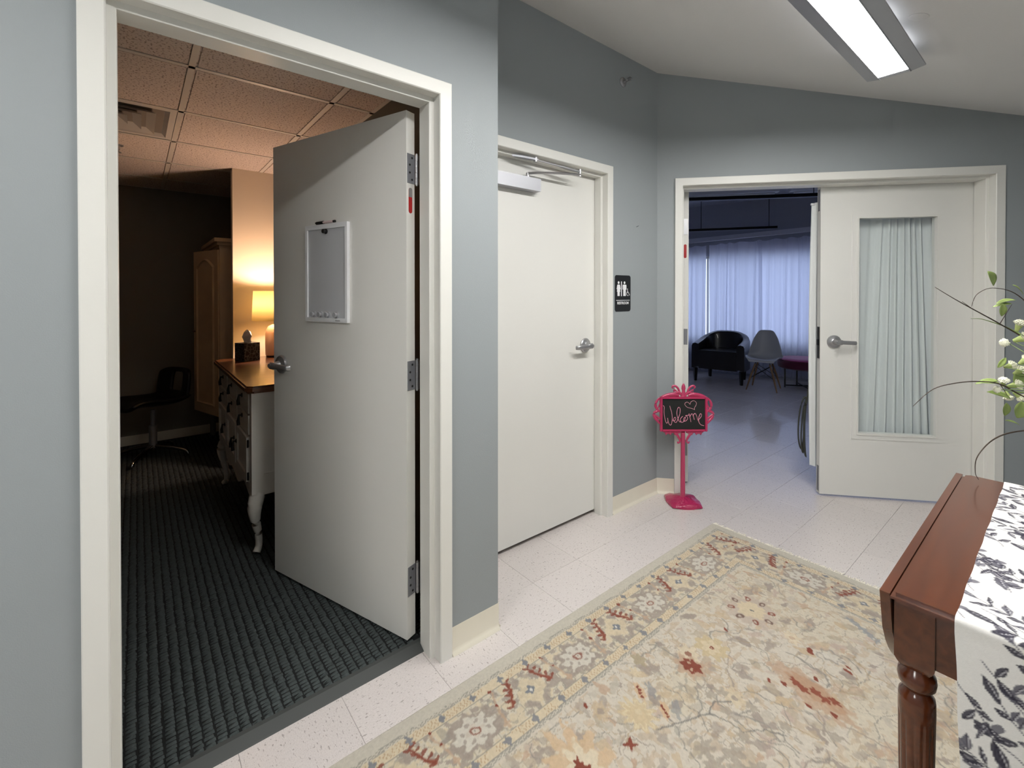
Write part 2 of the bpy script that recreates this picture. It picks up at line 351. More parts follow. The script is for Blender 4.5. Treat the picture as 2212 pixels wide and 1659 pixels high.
# ------------------------------------------------------------------ door hardware
def lever(parent, x, z, y, d, name='lever_handle', side=-1):
    """lever on a door face at local y; side -1 sticks out towards -y; d is the direction (+1/-1) in x"""
    e = obj(name, (lambda b: (lathe(b, [(.040,0),(.0435,.002),(.0435,.008),(.039,.013),(.024,.016),(.018,.020),(.0135,.04),(.0135,.062),(.011,.066)], seg=28, axis='y'), b)[1])(new()), M_steel, parent, smooth=35)
    bm = new(); pts = spline([(-.006*d,.056,0),(.012*d,.058,0),(.045*d,.057,-.001),(.085*d,.055,-.003),(.108*d,.050,-.004),(.116*d,.036,-.004)], 5)
    tube(bm, pts, [.0165]*8+[.0130]*(len(pts)-8), 12, flat=.5)
    l = obj('lever_arm', bm, M_steel, e, smooth=50)
    e.location = (x, y, z); e.scale = (1, side, 1)
    return e
def hinge(parent, loc, rz=0):
    bm = new(); bx(bm, (.0,-.0010,-.057), (.0022,.040,.057)); bmesh.ops.bevel(bm, geom=[e for e in bm.edges], offset=.0006, segments=1, affect='EDGES')
    h = obj('hinge', bm, M_steeld, parent, loc=loc, rz=rz)
    b2 = new(); z = -.058
    for i in range(5):
        cyl(b2, (.006,.046,z), (.006,.046,z+.0225), .0062, 12); z += .0233
    cyl(b2, (.006,.046,-.062), (.006,.046,-.058), .0045, 10); cyl(b2, (.006,.046,.0585), (.006,.046,.063), .0045, 10)
    obj('hinge_knuckle', b2, M_steel, h, smooth=40)
    b3 = new()
    for zz in (-.042,-.016,.014,.042):
        lathe(b3, [(.0045,0),(.0042,.0012),(.002,.0004)], c=(.0022, .012+.012*(abs(zz) > .03), zz), seg=10, axis='x')
    obj('hinge_screw', b3, M_black, h)
    return h
def fire_label(parent, x, y0, z, name='fire_label', face='x'):
    bm = new(); pts = [(y0+.0095+.0095*math.cos(a), z-.075+.0095*math.sin(a)) for a in [PI+PI*k/8 for k in range(9)]]+[(y0+.0095+.0095*math.cos(a), z+.005+.0095*math.sin(a)) for a in [PI*k/8 for k in range(9)]]
    prism(bm, pts, x, x+.0008, face); l = obj(name, bm, M_red, parent)
    bm = new(); pts = [(y0, z-.022), (y0+.019, z-.022)]+[(y0+.0095+.0095*math.cos(a), z+.005+.0095*math.sin(a)) for a in [PI*k/8 for k in range(9)]]
    prism(bm, pts, x+.0008, x+.0013, face); obj('label_foil', bm, M_steel, l)
    return l

# door 1: open office door
d1 = struct(empty('door_1', (-.956,.513,0), R(19.35)), 'open cream flush door with a small whiteboard on it')
bm = new(); bx(bm, (0,0,.032), (.872,.0445,2.072)); leaf = obj('leaf', bm, M_door, d1, bev=.0012)
lever(leaf, .068, 1.035, 0, 1); lever(leaf, .068, 1.035, .0445, 1, side=1)
bm = new(); bx(bm, (-.0012,.008,.98), (.0,.036,1.09)); obj('latch_plate', bm, M_steel, leaf)
for zz in (1.853, 1.052, .254):
    h = hinge(leaf, (.8722,.0042,zz))
fire_label(leaf, .872, .012, 1.765)
# jamb plates of the three hinges sit on the frame rabbet
for k, zz in enumerate((1.853, 1.052, .254)):
    bm = new(); bx(bm, (.8615,.109,zz-.057), (.8638,.144,zz+.057)); o = obj('hinge_plate', bm, M_steeld, d1)
    o.parent = None; o.rotation_euler[2] = PI/2; o.parent = d1; o.matrix_parent_inverse = Matrix.Translation(d1.location).inverted() if False else (Matrix.Translation(Vector((-.956,.513,0))) @ Matrix.Rotation(R(19.35), 4, 'Z')).inverted()

# door 2: closed restroom door with overhead closer
d2 = struct(empty('door_2', (-.324,0,0), PI/2), 'closed cream flush restroom door with a silver overhead closer')
bm = new(); bx(bm, (1.306,.080,.024), (2.222,.1245,2.096)); leaf = obj('leaf', bm, M_door, d2, bev=.001)
lever(leaf, 2.120, 1.055, .080, -1)
bm = new(); bx(bm, (1.35,.028,1.925), (1.708,.079,1.993)); cl = obj('door_closer', bm, M_alum, leaf, bev=.005, smooth=40)
bm = new(); lathe(bm, [(.012,0),(.012,.012),(.008,.014),(.008,.026)], c=(1.63,.052,1.993), seg=14); obj('closer_spindle', bm, M_steel, cl, smooth=40)
bm = new(); tube(bm, spline([(1.63,.052,2.015),(1.66,.045,2.022),(1.80,.0,2.035),(1.955,-.028,2.046)], 4), .007, 8, flat=1.6)
obj('closer_arm', bm, M_steel, cl, smooth=50)
bm = new(); tube(bm, [(1.955,-.028,2.062),(1.85,-.022,2.067),(1.80,-.018,2.070)], [.008,.009,.006], 8); tube(bm, [(1.80,-.018,2.070),(1.648,.004,2.082)], .0045, 8)
cyl(bm, (1.955,-.028,2.036), (1.955,-.028,2.076), .009, 12); cyl(bm, (1.645,.004,2.070), (1.645,.004,2.094), .010, 12)
obj('closer_forearm', bm, M_steel, cl, smooth=50)
bm = new(); prism(bm, [(1.655,-.006),(1.66,.012),(1.60,.030),(1.53,.030),(1.50,.022),(1.56,.006)], 2.078, 2.088); obj('closer_bracket', bm, M_steeld, cl, bev=.002)

# door 3: right leaf of the pair, with glass
d3 = struct(empty('door_3', C['loc'], CA), 'closed cream right-hand leaf of the double doors with a tall glass panel')
y0, y1 = .134, .178; zt, gb, gt, gl, gr = 2.098, .438, 1.871, 1.311, 1.766
bm = new(); bx(bm, (1.080,y0,.014), (gl,y1,zt)); bx(bm, (gr,y0,.014), (1.985,y1,zt)); bx(bm, (gl,y0,.014), (gr,y1,gb)); bx(bm, (gl,y0,gt), (gr,y1,zt))
leaf = obj('leaf', bm, M_door, d3)
def ring(bm, x0, x1, z0, z1, w, ya, yb, inner=None):
    for a in [((x0-w,ya,z0-w),(x0,yb,z1+w)), ((x1,ya,z0-w),(x1+w,yb,z1+w)), ((x0,ya,z0-w),(x1,yb,z0)), ((x0,ya,z1),(x1,yb,z1+w))]: bx(bm, *a)
bm = new(); ring(bm, gl, gr, gb, gt, .040, y0-.0035, y0+.001); obj('glass_bead', bm, M_door, leaf)
bm = new(); ring(bm, gl+.0, gr-.0, gb, gt, .011, y0-.0075, y0-.003); obj('glazing_stop', bm, M_trim, leaf)
bm = new(); bx(bm, (gl,y0+.019,gb), (gr,y0+.025,gt)); obj('glass_pane', bm, M_glass, leaf)
lever(leaf, 1.163, 1.047, y0, 1); lever(leaf, 1.163, 1.047, y1, 1, side=1)
bm = new(); bx(bm, (1.0775,y0+.008,.93), (1.080,y1-.008,1.145)); bx(bm, (1.072,y0+.013,1.02), (1.0775,y1-.014,1.06)); obj('strike_plate', bm, M_blackm, leaf)
for a, b in ((.03,.20), (1.93,2.075)):
    bm = new(); bx(bm, (1.0782,y0+.010,a), (1.080,y1-.012,b)); obj('flush_bolt', bm, M_steeld, leaf)
# door 4: left leaf, swung wide open into the studio
d4 = struct(empty('door_4', WC(.2435,.190), CA+R(84.0)), 'cream left-hand leaf of the double doors, swung open and seen edge on')
bm = new(); bx(bm, (0,0,.014), (.906,.0445,2.098))
leaf = obj('leaf', bm, M_door, d4, bev=.001)
lever(leaf, .84, 1.047, 0, -1)
lever(leaf, .84, 1.047, .0445, -1, side=1)
for zz in (1.85, 1.06, .26):
    bm = new(); bx(bm, (-.0022,.006,zz-.057), (0,.042,zz+.057)); obj('hinge', bm, M_steel if zz > 1.5 else M_steeld, leaf)
l4 = fire_label(leaf, -.0009, .014, 1.71)

bm = new(); lathe(bm, [(.034,0),(.034,-.003),(.030,-.005)], seg=28); o = tag(obj('ceiling_cover_plate', bm, M_ceil, smooth=40), 'small round white cover plate on the sloping ceiling right of the strip light', 'cover plate'); o.location = (1.078,2.485,zc(1.078)); o.rotation_euler[1] = math.atan(.266)
# nail hole and nail in wall
bm = new(); cyl(bm, (2.531,.0,1.806), (2.531,-.018,1.812), .002, 8); tag(obj('nail', bm, M_steeld, **B), 'tiny nail in the grey wall left of the corner above the restroom sign', 'nail')
# sidewall sprinkler
sp = tag(empty('sprinkler', (-.324,2.383,2.703), PI/2), 'chrome sidewall sprinkler head high on the grey wall', 'sprinkler')
bm = new(); lathe(bm, [(.030,0),(.030,-.004),(.024,-.010),(.014,-.012)], seg=24, axis='y'); obj('escutcheon', bm, M_steel, sp, smooth=40)
bm = new(); lathe(bm, [(.009,-.01),(.009,-.022),(.006,-.03)], seg=12, axis='y'); tube(bm, [(-.008,-.022,0),(-.012,-.035,0),(-.002,-.046,0)], .002, 6); tube(bm, [(.008,-.022,0),(.012,-.035,0),(.002,-.046,0)], .002, 6); obj('sprinkler_body', bm, M_steel, sp, smooth=40)
bm = new(); bx(bm, (-.012,-.062,-.002), (.012,-.046,.000)); bx(bm, (-.012,-.066,.008), (.012,-.040,.010)); obj('deflector', bm, M_steel, sp)

# ------------------------------------------------------------------ hallway strip light (suspended, level)
def strip_light(y1, y0, label):
    t = tag(empty('strip_light', (.928,(y0+y1)/2,2.432)), label, 'ceiling light', 'hallway strip lights')
    L = (y1-y0)/2; bm = new()
    sec = [(-.058,0),(-.062,.004),(-.112,.012),(-.114,.016),(-.102,.044),(-.070,.050),(-.070,.046),(-.098,.040),(-.108,.017),(-.058,.008)]
    for sgn in (-1, 1): prism(bm, [(sgn*x, z) for x, z in sec], -L, L, 'y')
    bx(bm, (-.062,-L,.004), (.062,-L+.045,.05)); bx(bm, (-.062,L-.045,.004), (.062,L,.05)); bx(bm, (-.070,-L,.044), (.070,L,.052))
    obj('housing', bm, M_alum, t)
    bm = new(); bx(bm, (-.058,-L+.045,.000), (.058,L-.045,.008)); obj('diffuser', bm, M_lens, t)
    for k in range(int(2*L/.3)):
        a = -L+.06+k*.3
        for sg in (-1,1):
            bm = new(); bx(bm, (sg*.042-.030, a, .0522), (sg*.042-.010, a+.20, .0530)); obj('uplight_slot', bm, M_up, t)
    for yy in (-L+.25, L-.25):
        bm = new(); cyl(bm, (0,yy,.052), (0,yy,zc(.928)-2.432+.002), .003, 8); lathe(bm, [(.03,zc(.928)-2.432-.012),(.03,zc(.928)-2.432+.008)], c=(0,yy,0), seg=20); obj('hanger', bm, M_white, t, smooth=40)
    return t
strip_light(2.875, .435, 'bright silver strip light hanging under the sloping hallway ceiling')
strip_light(-.45, -2.3, 'silver strip light hanging behind the viewer, out of the picture')

# ------------------------------------------------------------------ office (room behind door 1)
OZ = 2.33; YS = .985
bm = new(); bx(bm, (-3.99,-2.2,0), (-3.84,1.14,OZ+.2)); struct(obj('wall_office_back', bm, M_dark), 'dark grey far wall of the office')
bm = new(); bx(bm, (-2.665,.572,0), (-2.59,1.141,OZ+.02)); struct(obj('wall_office_stub', bm, M_pink), 'warm white stub wall behind the table lamp')
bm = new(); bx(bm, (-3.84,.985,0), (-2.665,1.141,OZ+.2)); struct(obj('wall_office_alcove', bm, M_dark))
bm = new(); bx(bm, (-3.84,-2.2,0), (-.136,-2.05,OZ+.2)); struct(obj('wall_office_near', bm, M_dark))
bm = new(); bx(bm, (-3.84,-2.05,OZ+.02), (-.136,YS,OZ+.10)); oc = struct(obj('ceiling_office', bm, mat('plenum_grey', (120,112,104), .9)), 'office drop ceiling of fissured tiles')
GX = [-.136,-.27,-.887,-1.502,-2.117,-2.732,-3.347,-3.84]; GY = [-2.05,-1.643,-1.033,-.423,.187,.767,YS]
bm = new()
for x in GX[1:-1]: bx(bm, (x-.012,-2.05,OZ-.001), (x+.012,YS,OZ+.003)); bx(bm, (x-.0015,-2.05,OZ+.003), (x+.0015,YS,OZ+.02))
for y in GY[1:-1]: bx(bm, (-3.84,y-.012,OZ-.001), (-.136,y+.012,OZ+.003))
bx(bm, (-3.84,YS-.022,OZ-.001), (-.136,YS,OZ+.002)); bx(bm, (-3.84,-2.05,OZ-.001), (-3.818,YS,OZ+.002)); bx(bm, (-.158,-2.05,OZ-.001), (-.136,YS,OZ+.002))
obj('ceiling_grid', bm, M_grid, oc)
tmesh = {}
for i in range(len(GX)-1):
    for j in range(len(GY)-1):
        x1, x0 = GX[i], GX[i+1]; ya, yb = GY[j], GY[j+1]
        if i == 3 and j == 3: continue
        k = (round(x1-x0,3), round(yb-ya,3))
        if k not in tmesh:
            bm = new(); hx, hy = k[0]/2-.006, k[1]/2-.006; bx(bm, (-hx,-hy,.004), (hx,hy,.018))
            rx, ry = k[0]/2-.020, k[1]/2-.020
            if rx > .02 and ry > .02: bx(bm, (-rx,-ry,-.0005), (rx,ry,.004))
            me = bpy.data.meshes.new('ceiling_tile'); bmesh.ops.recalc_face_normals(bm, faces=bm.faces); bm.to_mesh(me); bm.free(); me.materials.append(M_ctile); tmesh[k] = me
        o = bpy.data.objects.new('ceiling_tile', tmesh[k]); COL.objects.link(o); o.location = ((x0+x1)/2,(ya+yb)/2,OZ+.001); o.parent = oc
# supply vent in the grid
v = tag(empty('ceiling_vent', (-1.81,-.118,OZ)), 'square louvred air vent set in the office drop ceiling', 'vent')
def sqcone(bm, r0, z0, r1, z1, t=.002):
    a = [bm.verts.new((sx*r0, sy*r0, z0)) for sx, sy in ((-1,-1),(1,-1),(1,1),(-1,1))]; b = [bm.verts.new((sx*r1, sy*r1, z1)) for sx, sy in ((-1,-1),(1,-1),(1,1),(-1,1))]
    for i in range(4): bm.faces.new([a[i], a[(i+1)%4], b[(i+1)%4], b[i]])
bm = new(); sqcone(bm, .292, .002, .262, .002); sqcone(bm, .262, .002, .215, .045); obj('vent_frame', bm, M_vent, v)
for r0 in (.205, .145, .085):
    bm = new(); sqcone(bm, r0, -.004, r0-.055, .03); sqcone(bm, r0-.001, -.003, r0-.056, .031); obj('louvre', bm, M_vent, v)
bm = new(); bx(bm, (-.22,-.22,.046), (.22,.22,.05)); obj('duct_opening', bm, M_black, v)
sp = tag(empty('ceiling_sprinkler', (-2.42,-.085,OZ)), 'small chrome pendent sprinkler on the office ceiling', 'sprinkler')
bm = new(); lathe(bm, [(.028,0),(.026,-.005),(.010,-.007),(.009,-.03),(.004,-.032),(.004,-.045),(.016,-.046),(.016,-.048)], seg=18); obj('sprinkler_head', bm, M_steel, sp, smooth=40)
bm = new(); prism(bm, [(-.0,0),(-.0,.10),(.004,.10),(.006,.0)], -2.05, YS, 'y')
for q in bm.verts: q.co.x += -3.84
struct(obj('baseboard_office', bm, M_base))

# carpet: slab, woven tufts, rubber edge strip
cz = .016
bm = new(); bx(bm, (-3.84,-2.05,0), (-.136,YS,cz)); bx(bm, (-.136,-.04,0), (-.131,.847,cz)); car = tag(obj('carpet', bm, mat('carpet_backing', (18,20,21), .95)), 'dark charcoal woven loop carpet of the office', 'carpet')
def tufts():
    V = []; F = []; px_, py_ = .0165, .031; nx = int(3.68/px_); ny = int(1.42/py_); ang = 0
    for i in range(nx):
        for j in range(ny):
            x = -.139-i*px_; y = .972-j*py_
            if x > -.150 and not (-.03 < y < .835): continue
            a, b = py_*.43, px_*.33; h = .0048+random.uniform(-.0012,.0012); x += random.uniform(-.001,.001); y += random.uniform(-.002,.002); n = len(V); sk = random.uniform(-.003,.003)
            V += [(x-b,y-a,cz-.001),(x+b,y-a,cz-.001),(x+b,y+a,cz-.001),(x-b,y+a,cz-.001),(x-b*.6+sk+.003,y-a*.75,cz+h),(x+b*.6+sk+.003,y-a*.75,cz+h),(x+b*.6-sk-.003,y+a*.75,cz+h),(x-b*.6-sk-.003,y+a*.75,cz+h)]
            F += [(n+4,n+5,n+6,n+7),(n,n+1,n+5,n+4),(n+1,n+2,n+6,n+5),(n+2,n+3,n+7,n+6),(n+3,n,n+4,n+7)]
    me = bpy.data.meshes.new('carpet_tufts'); me.from_pydata(V, [], F); me.materials.append(M_carp)
    for p in me.polygons: p.use_smooth = True
    o = bpy.data.objects.new('carpet_tufts', me); COL.objects.link(o); o.parent = car; o['kind'] = 'stuff'
tufts()
bm = new(); prism(bm, [(-.080,0),(-.084,.004),(-.116,.019),(-.130,.0205),(-.130,0)], -.052, .860, 'y'); tag(obj('threshold_strip', bm, M_rubber), 'dark rubber edging strip across the office doorway', 'threshold strip')

# dresser
DZ = .90; dr = tag(empty('dresser', (-1.13,.42,0)), 'off-white dresser with brown wooden top, black pulls and curved legs', 'dresser')
X0, X1, Y0, Y1 = -2.34+1.13, -1.16+1.13, .450-.42, .955-.42   # body, local
bm = new(); prism(bm, [(-1.25,.03),(-1.22,.0),(-.03,.0),(.0,.03),(.0,.55),(-1.25,.55)], DZ-.026, DZ-.008); prism(bm, [(-1.24,.035),(-1.215,.01),(-.035,.01),(-.01,.035),(-.01,.55),(-1.24,.55)], DZ-.008, DZ)
prism(bm, [(-1.235,.04),(-1.21,.014),(-.04,.014),(-.016,.04),(-.016,.54),(-1.235,.54)], DZ-.038, DZ-.026); obj('top', bm, M_walnut, dr)
bm = new(); bx(bm, (X0,Y0+.012,.36), (X1-.006,Y1,DZ-.038)); bx(bm, (X1-.05,Y0,.34), (X1,Y0+.055,DZ-.038)); bx(bm, (X0,Y0,.34), (X0+.05,Y0+.055,DZ-.038)); bx(bm, (X1-.05,Y1-.05,.34), (X1,Y1,DZ-.038))
bx(bm, (X1-.006,Y0+.055,.80), (X1,Y1-.05,DZ-.038)); bx(bm, (X1-.006,Y0+.055,.33), (X1,Y1-.05,.43)); bx(bm, (X1-.006,Y0+.055,.43), (X1+.002,Y1-.05,.437))
bod = obj('body', bm, M_offwhite, dr)
# scalloped apron
bm = new(); W = X1-X0-.1; pts = [(X0+.05,.40)]+[(X0+.05+W*t, .34-.045*math.sin(PI*t)**2-.022*math.cos(6*PI*t)) for t in [k/28 for k in range(29)]]+[(X1-.05,.40)]; prism(bm, pts, Y0, Y0+.02, 'y'); obj('apron', bm, M_offwhite, dr)
Wd = (X1-X0-.12)/3
def pull(par, x, y, z):
    bm = new(); lathe(bm, [(.012,0),(.012,-.004),(.005,-.006),(.005,-.02)], c=(x,y,z+.02), seg=12, axis='y'); tube(bm, [(x,y-.016,z+.02),(x,y-.02,z-.01),(x,y-.018,z-.032)], [.004,.008,.009], 8); obj('pull', bm, M_black, par, smooth=50)
for c in range(3):
    a = X0+.06+c*Wd+.008; b = a+Wd-.016
    for z0, z1 in ((.745,.845),(.635,.735)):
        bm = new(); bx(bm, (a,Y0-.004,z0), (b,Y0+.014,z1)); q = obj('drawer', bm, M_offwhite, dr, bev=.003)
        pull(q, (a+b)/2, Y0-.004, (z0+z1)/2)
    bm = new(); bx(bm, (a,Y0-.002,.385), (b,Y0+.014,.625)); ring(bm, a+.04, b-.04, .425, .585, .035, Y0-.012, Y0-.002); q = obj('cupboard_door', bm, M_offwhite, dr)
    pull(q, b-.03 if c != 2 else a+.03, Y0-.012, .51)
    for zz in (.42,.59):
        bm = new(); cyl(bm, (b+.004 if c == 2 else a-.004, Y0-.006, zz-.02), (b+.004 if c == 2 else a-.004, Y0-.006, zz+.02), .005, 8); obj('hinge', bm, M_black, q)
def cab_leg(sx, sy, x, y):
    bm = new(); pts = spline([(0,0,.37),(-.002*sx,-.002*sy,.33),(.014*sx,.014*sy,.27),(.010*sx,.010*sy,.20),(-.006*sx,-.006*sy,.12),(-.008*sx,-.008*sy,.06),(.006*sx,.006*sy,.030)], 4)
    n = len(pts); rr = [np.interp(p.z, [0,.05,.12,.2,.27,.32,.37], [.021,.017,.0175,.023,.035,.038,.030]) for p in pts]; tube(bm, pts, rr, 14)
    for q in bm.verts: q.co.z = max(q.co.z, .0245)
    o = obj('leg', bm, M_offwhite, dr, smooth=60); o.location = (x,y,0)
for sx, x in ((1,X1-.03),(-1,X0+.03)):
    for sy, y in ((-1,Y0+.03),(1,Y1-.035)): cab_leg(sx, sy, x, y)
# lamp
lx, ly = -2.30, .80
la = tag(empty('table_lamp', (lx,ly,DZ)), 'blush ceramic table lamp with lit cream drum shade on the dresser', 'lamp')
bm = new(); lathe(bm, [(.058,0),(.058,.012),(.062,.014)], seg=28); obj('foot', bm, M_black, la, smooth=30)
bm = new(); lathe(bm, [(.062,.014),(.064,.10),(.063,.17),(.056,.205),(.042,.228),(.02,.24),(.012,.242)], seg=32); obj('base', bm, M_ceramic, la, smooth=60)
bm = new(); cyl(bm, (0,0,.24), (0,0,.30), .008); obj('neck', bm, M_steel, la)
bm = new()
ra = [[bm.verts.new((r*math.cos(2*PI*k/40), r*math.sin(2*PI*k/40), z)) for k in range(40)] for r, z in ((.150,.272),(.140,.49))]
for k in range(40): bm.faces.new([ra[0][k], ra[0][(k+1)%40], ra[1][(k+1)%40], ra[1][k]])
sh = obj('lamp_shade', bm, M_shade, la, smooth=60); s = sh.modifiers.new('t', 'SOLIDIFY'); s.thickness = .002
bm = new(); lathe(bm, [(.012,.30),(.026,.34),(.03,.365),(.02,.39),(.006,.398)], seg=20); obj('bulb', bm, emit_mat('warm_bulb', (1,.72,.45), 14), la, smooth=60)
l = bpy.data.lights.new('lamp_bulb_light', 'POINT'); l.energy = LAMP; l.color = (1, .70, .55); l.shadow_soft_size = .035
o = bpy.data.objects.new('lamp_bulb_light', l); COL.objects.link(o); o.location = (lx,ly,DZ+.425)
# tissue box
tb = tag(empty('tissue_box', (-2.205,.605,DZ), R(22)), 'black patterned cube tissue box on the dresser top', 'tissue box')
m_tb = mat('black_patterned_card', (22,24,26), .5); nt = m_tb.node_tree; vv = nt.nodes.new('ShaderNodeTexVoronoi'); vv.feature = 'DISTANCE_TO_EDGE'; vv.inputs['Scale'].default_value = 42; tc = nt.nodes.new('ShaderNodeTexCoord'); nt.links.new(tc.outputs['Object'], vv.inputs[0])
rp = nt.nodes.new('ShaderNodeValToRGB'); rp.color_ramp.elements[0].color = lin((96,100,100))+(1,); rp.color_ramp.elements[1].position = .12; rp.color_ramp.elements[1].color = lin((16,18,20))+(1,); nt.links.new(vv.outputs[0], rp.inputs[0]); nt.links.new(rp.outputs[0], nt.nodes['Principled BSDF'].inputs['Base Color'])
bm = new(); bx(bm, (-.056,-.056,0), (.056,.056,.125)); obj('box', bm, m_tb, tb, bev=.002)
bm = new(); n = 14; ringz = []
for k, (r, z) in enumerate(((.030,.124),(.030,.145),(.040,.168),(.028,.195),(.008,.212))):
    ringz.append([bm.verts.new((r*math.cos(2*PI*i/n)*(1+.35*math.sin(3*2*PI*i/n+k)), r*.55*math.sin(2*PI*i/n)*(1+.3*math.cos(5*2*PI*i/n)), z+.006*math.sin(4*2*PI*i/n+k))) for i in range(n)])
for a, b in zip(ringz, ringz[1:]):
    for i in range(n): bm.faces.new([a[i], a[(i+1)%n], b[(i+1)%n], b[i]])
bm.faces.new(ringz[-1]); obj('tissue', bm, M_tissue, tb, smooth=60)

# wardrobe
wd = tag(empty('wardrobe', (-2.87,.53,0)), 'cream wardrobe with moulded crown and arched door panel in the office corner', 'wardrobe')
bm = new(); bx(bm, (-.87,.0,.36), (0,.44,1.74)); wb = obj('body', bm, M_cream, wd)
for a, b in (((-.012,-.012,.36), (.012,.03,1.74)), ((-.88,-.012,.36), (-.85,.03,1.74))):
    bm = new(); bx(bm, a, b); obj('corner_post', bm, M_cream, wd, bev=.002)
bm = new(); 
for r, z0, z1 in ((.015,1.74,1.76),(.030,1.76,1.785),(.050,1.785,1.815)): bx(bm, (-.87-r,-r,z0), (r,.44,z1))
obj('crown', bm, M_cream, wd, bev=.004)
for x in (-.84,-.05):
    for y in (.03,.40):
        bm = new(); tube(bm, [(x,y,.0235),(x,y,.36)], [.022,.030], 8); obj('leg', bm, M_dark, wd)
def panel_door(par, w, loc, rz, h0=.375, h1=1.725):
    bm = new(); bx(bm, (-w,-.02,h0), (0,0,h1)); d = obj('door', bm, M_cream, par, loc=loc, rz=rz, bev=.002)
    arch = [(-w+.06,h0+.07),(-.06,h0+.07)]+[(-.06-(w-.12)*t, h1-.13+.065*math.sin(PI*t)) for t in [k/14 for k in range(15)]]
    cx, cy = -w/2, (h0+h1)/2; bm = new(); pin = [(cx+(x-cx)*.86, cy+(z-cy)*.965) for x, z in arch]
    a = [bm.verts.new((x,-.020,z)) for x, z in arch]; m_ = [bm.verts.new((cx+(x-cx)*.93,-.030,cy+(z-cy)*.98)) for x, z in arch]; b = [bm.verts.new((x,-.0205,z)) for x, z in pin]; n = len(a)
    for i in range(n):
        bm.faces.new([a[i], a[(i+1)%n], m_[(i+1)%n], m_[i]]); bm.faces.new([m_[i], m_[(i+1)%n], b[(i+1)%n], b[i]])
    obj('panel_moulding', bm, M_cream, d)
    bm = new(); lathe(bm, [(.006,0),(.010,-.014),(.006,-.02)], c=(-w+.03,-.02,(h0+h1)/2), seg=12, axis='y'); obj('knob', bm, M_walnut, d, smooth=50)
panel_door(wd, .43, (-.015,-.004,0), R(17)); 
bm = new(); bx(bm, (-.855,-.02,.375), (-.455,-.001,1.725)); obj('door', bm, M_cream, wd, bev=.002)

# swivel chair
ch = tag(empty('swivel_chair', (-3.30,.10,.036), R(-62)), 'black swivel chair with open back on a chrome star base', 'chair')
# local: x = facing direction
nu, nv = 17, 21; V = []
prof = spline([(.24,0,.405),(.17,0,.430),(.02,0,.415),(-.12,0,.410),(-.19,0,.45),(-.215,0,.54),(-.235,0,.70)], 3)
hw = lambda z, x: .21 if z < .45 else .215-.35*max(0, z-.62)**1.2
bm = new(); rows = []
for p in prof:
    row = []
    for j in range(13):
        t = j/12*2-1; w_ = hw(p.z, p.x); cup = abs(t)**2.5
        row.append(bm.verts.new((p.x+(.05*cup if p.z > .46 else 0), t*w_, p.z+(.05*cup if p.z < .46 else 0)-(.03*abs(t)**6 if p.z > .69 else 0))))
    rows.append(row)
for i in range(len(rows)-1):
    for j in range(12):
        zc_ = prof[i].z
        if .50 < zc_ < .63 and 4 <= j <= 7: continue
        bm.faces.new([rows[i][j], rows[i][j+1], rows[i+1][j+1], rows[i+1][j]])
o = obj('seat_shell', bm, M_black, ch, smooth=70); s = o.modifiers.new('t', 'SOLIDIFY'); s.thickness = .035; s.offset = -1; s = o.modifiers.new('s', 'SUBSURF'); s.levels = s.render_levels = 1
bm = new(); cyl(bm, (0,0,.07), (0,0,.25), .028); cyl(bm, (0,0,.25), (0,0,.38), .017); obj('gas_lift', bm, M_steeld, ch, smooth=40)
for k in range(4):
    a = k*PI/2+.55; bm = new(); tube(bm, spline([(0,0,.085),(.12*math.cos(a),.12*math.sin(a),.07),(.24*math.cos(a),.24*math.sin(a),.035),(.265*math.cos(a),.265*math.sin(a),.004)], 4), [.018]*5+[.014]*8, 10); obj('leg', bm, M_chrome, ch, smooth=50)

# ------------------------------------------------------------------ studio (room behind the double doors)
SZ = 2.9
def poly_wall(name, p, q, z0, z1, m, t=.12, label=None):
    bm = new(); d = (Vector(q)-Vector(p)); n = Vector((-d.y, d.x)).normalized()*t
    prism(bm, [p, q, (q[0]+n.x, q[1]+n.y), (p[0]+n.x, p[1]+n.y)], z0, z1); return struct(obj(name, bm, m), label)
M_studio = mat('pale_studio_paint', (170,172,182), .8, bump=.1, bscale=200)
KA = math.atan2(.412,1.789); KP = Vector((-2.777,7.541)); kd = Vector((math.cos(KA), math.sin(KA)))
def K(s, off=0, z=0): p = KP+kd*s+Vector((-kd.y,kd.x))*off; return (p.x,p.y,z)
kl, kr = K(-1.6)[:2], K(4.6)[:2]; wl = WC(-.02,.15)[:2]; wr = WC(3.6,.15)[:2]
# left and right studio walls, and the curtained window wall
poly_wall('wall_studio_left', wl, kl, 0, SZ, M_studio, t=.12)
poly_wall('wall_studio_right', kr, wr, 0, SZ, M_studio, t=.12)
poly_wall('wall_studio_partition', (-1.35,1.9), (-.474,2.767), 0, SZ, M_studio) if False else None
kw = empty('wall_studio_window', K(0), KA); struct(kw, 'window wall of the studio behind the curtains')
for a, b in (((-1.6,.10,0),(4.6,.25,.56)), ((-1.6,.10,2.02),(4.6,.25,SZ)), ((-1.6,.10,.56),(-1.3,.25,2.02)), ((4.3,.10,.56),(4.6,.25,2.02))):
    bm = new(); bx(bm, a, b); obj('wall_section', bm, M_studio, kw)
wi = struct(empty('window_1', K(0), KA), 'wide studio window hidden behind white curtains')
bm = new()
for x in (-1.3,-.53,.23,.90,1.7,2.6,3.5,4.27): bx(bm, (x,.15,.56), (x+.035,.20,2.02))
bx(bm, (-1.3,.15,.56), (4.3,.20,.60)); bx(bm, (-1.3,.15,1.98), (4.3,.20,2.02)); obj('window_frame', bm, M_trim, wi)
bm = new(); bx(bm, (-1.3,.172,.60), (4.3,.176,1.98)); obj('glass_pane', bm, glass_mat('window_glass'), wi)
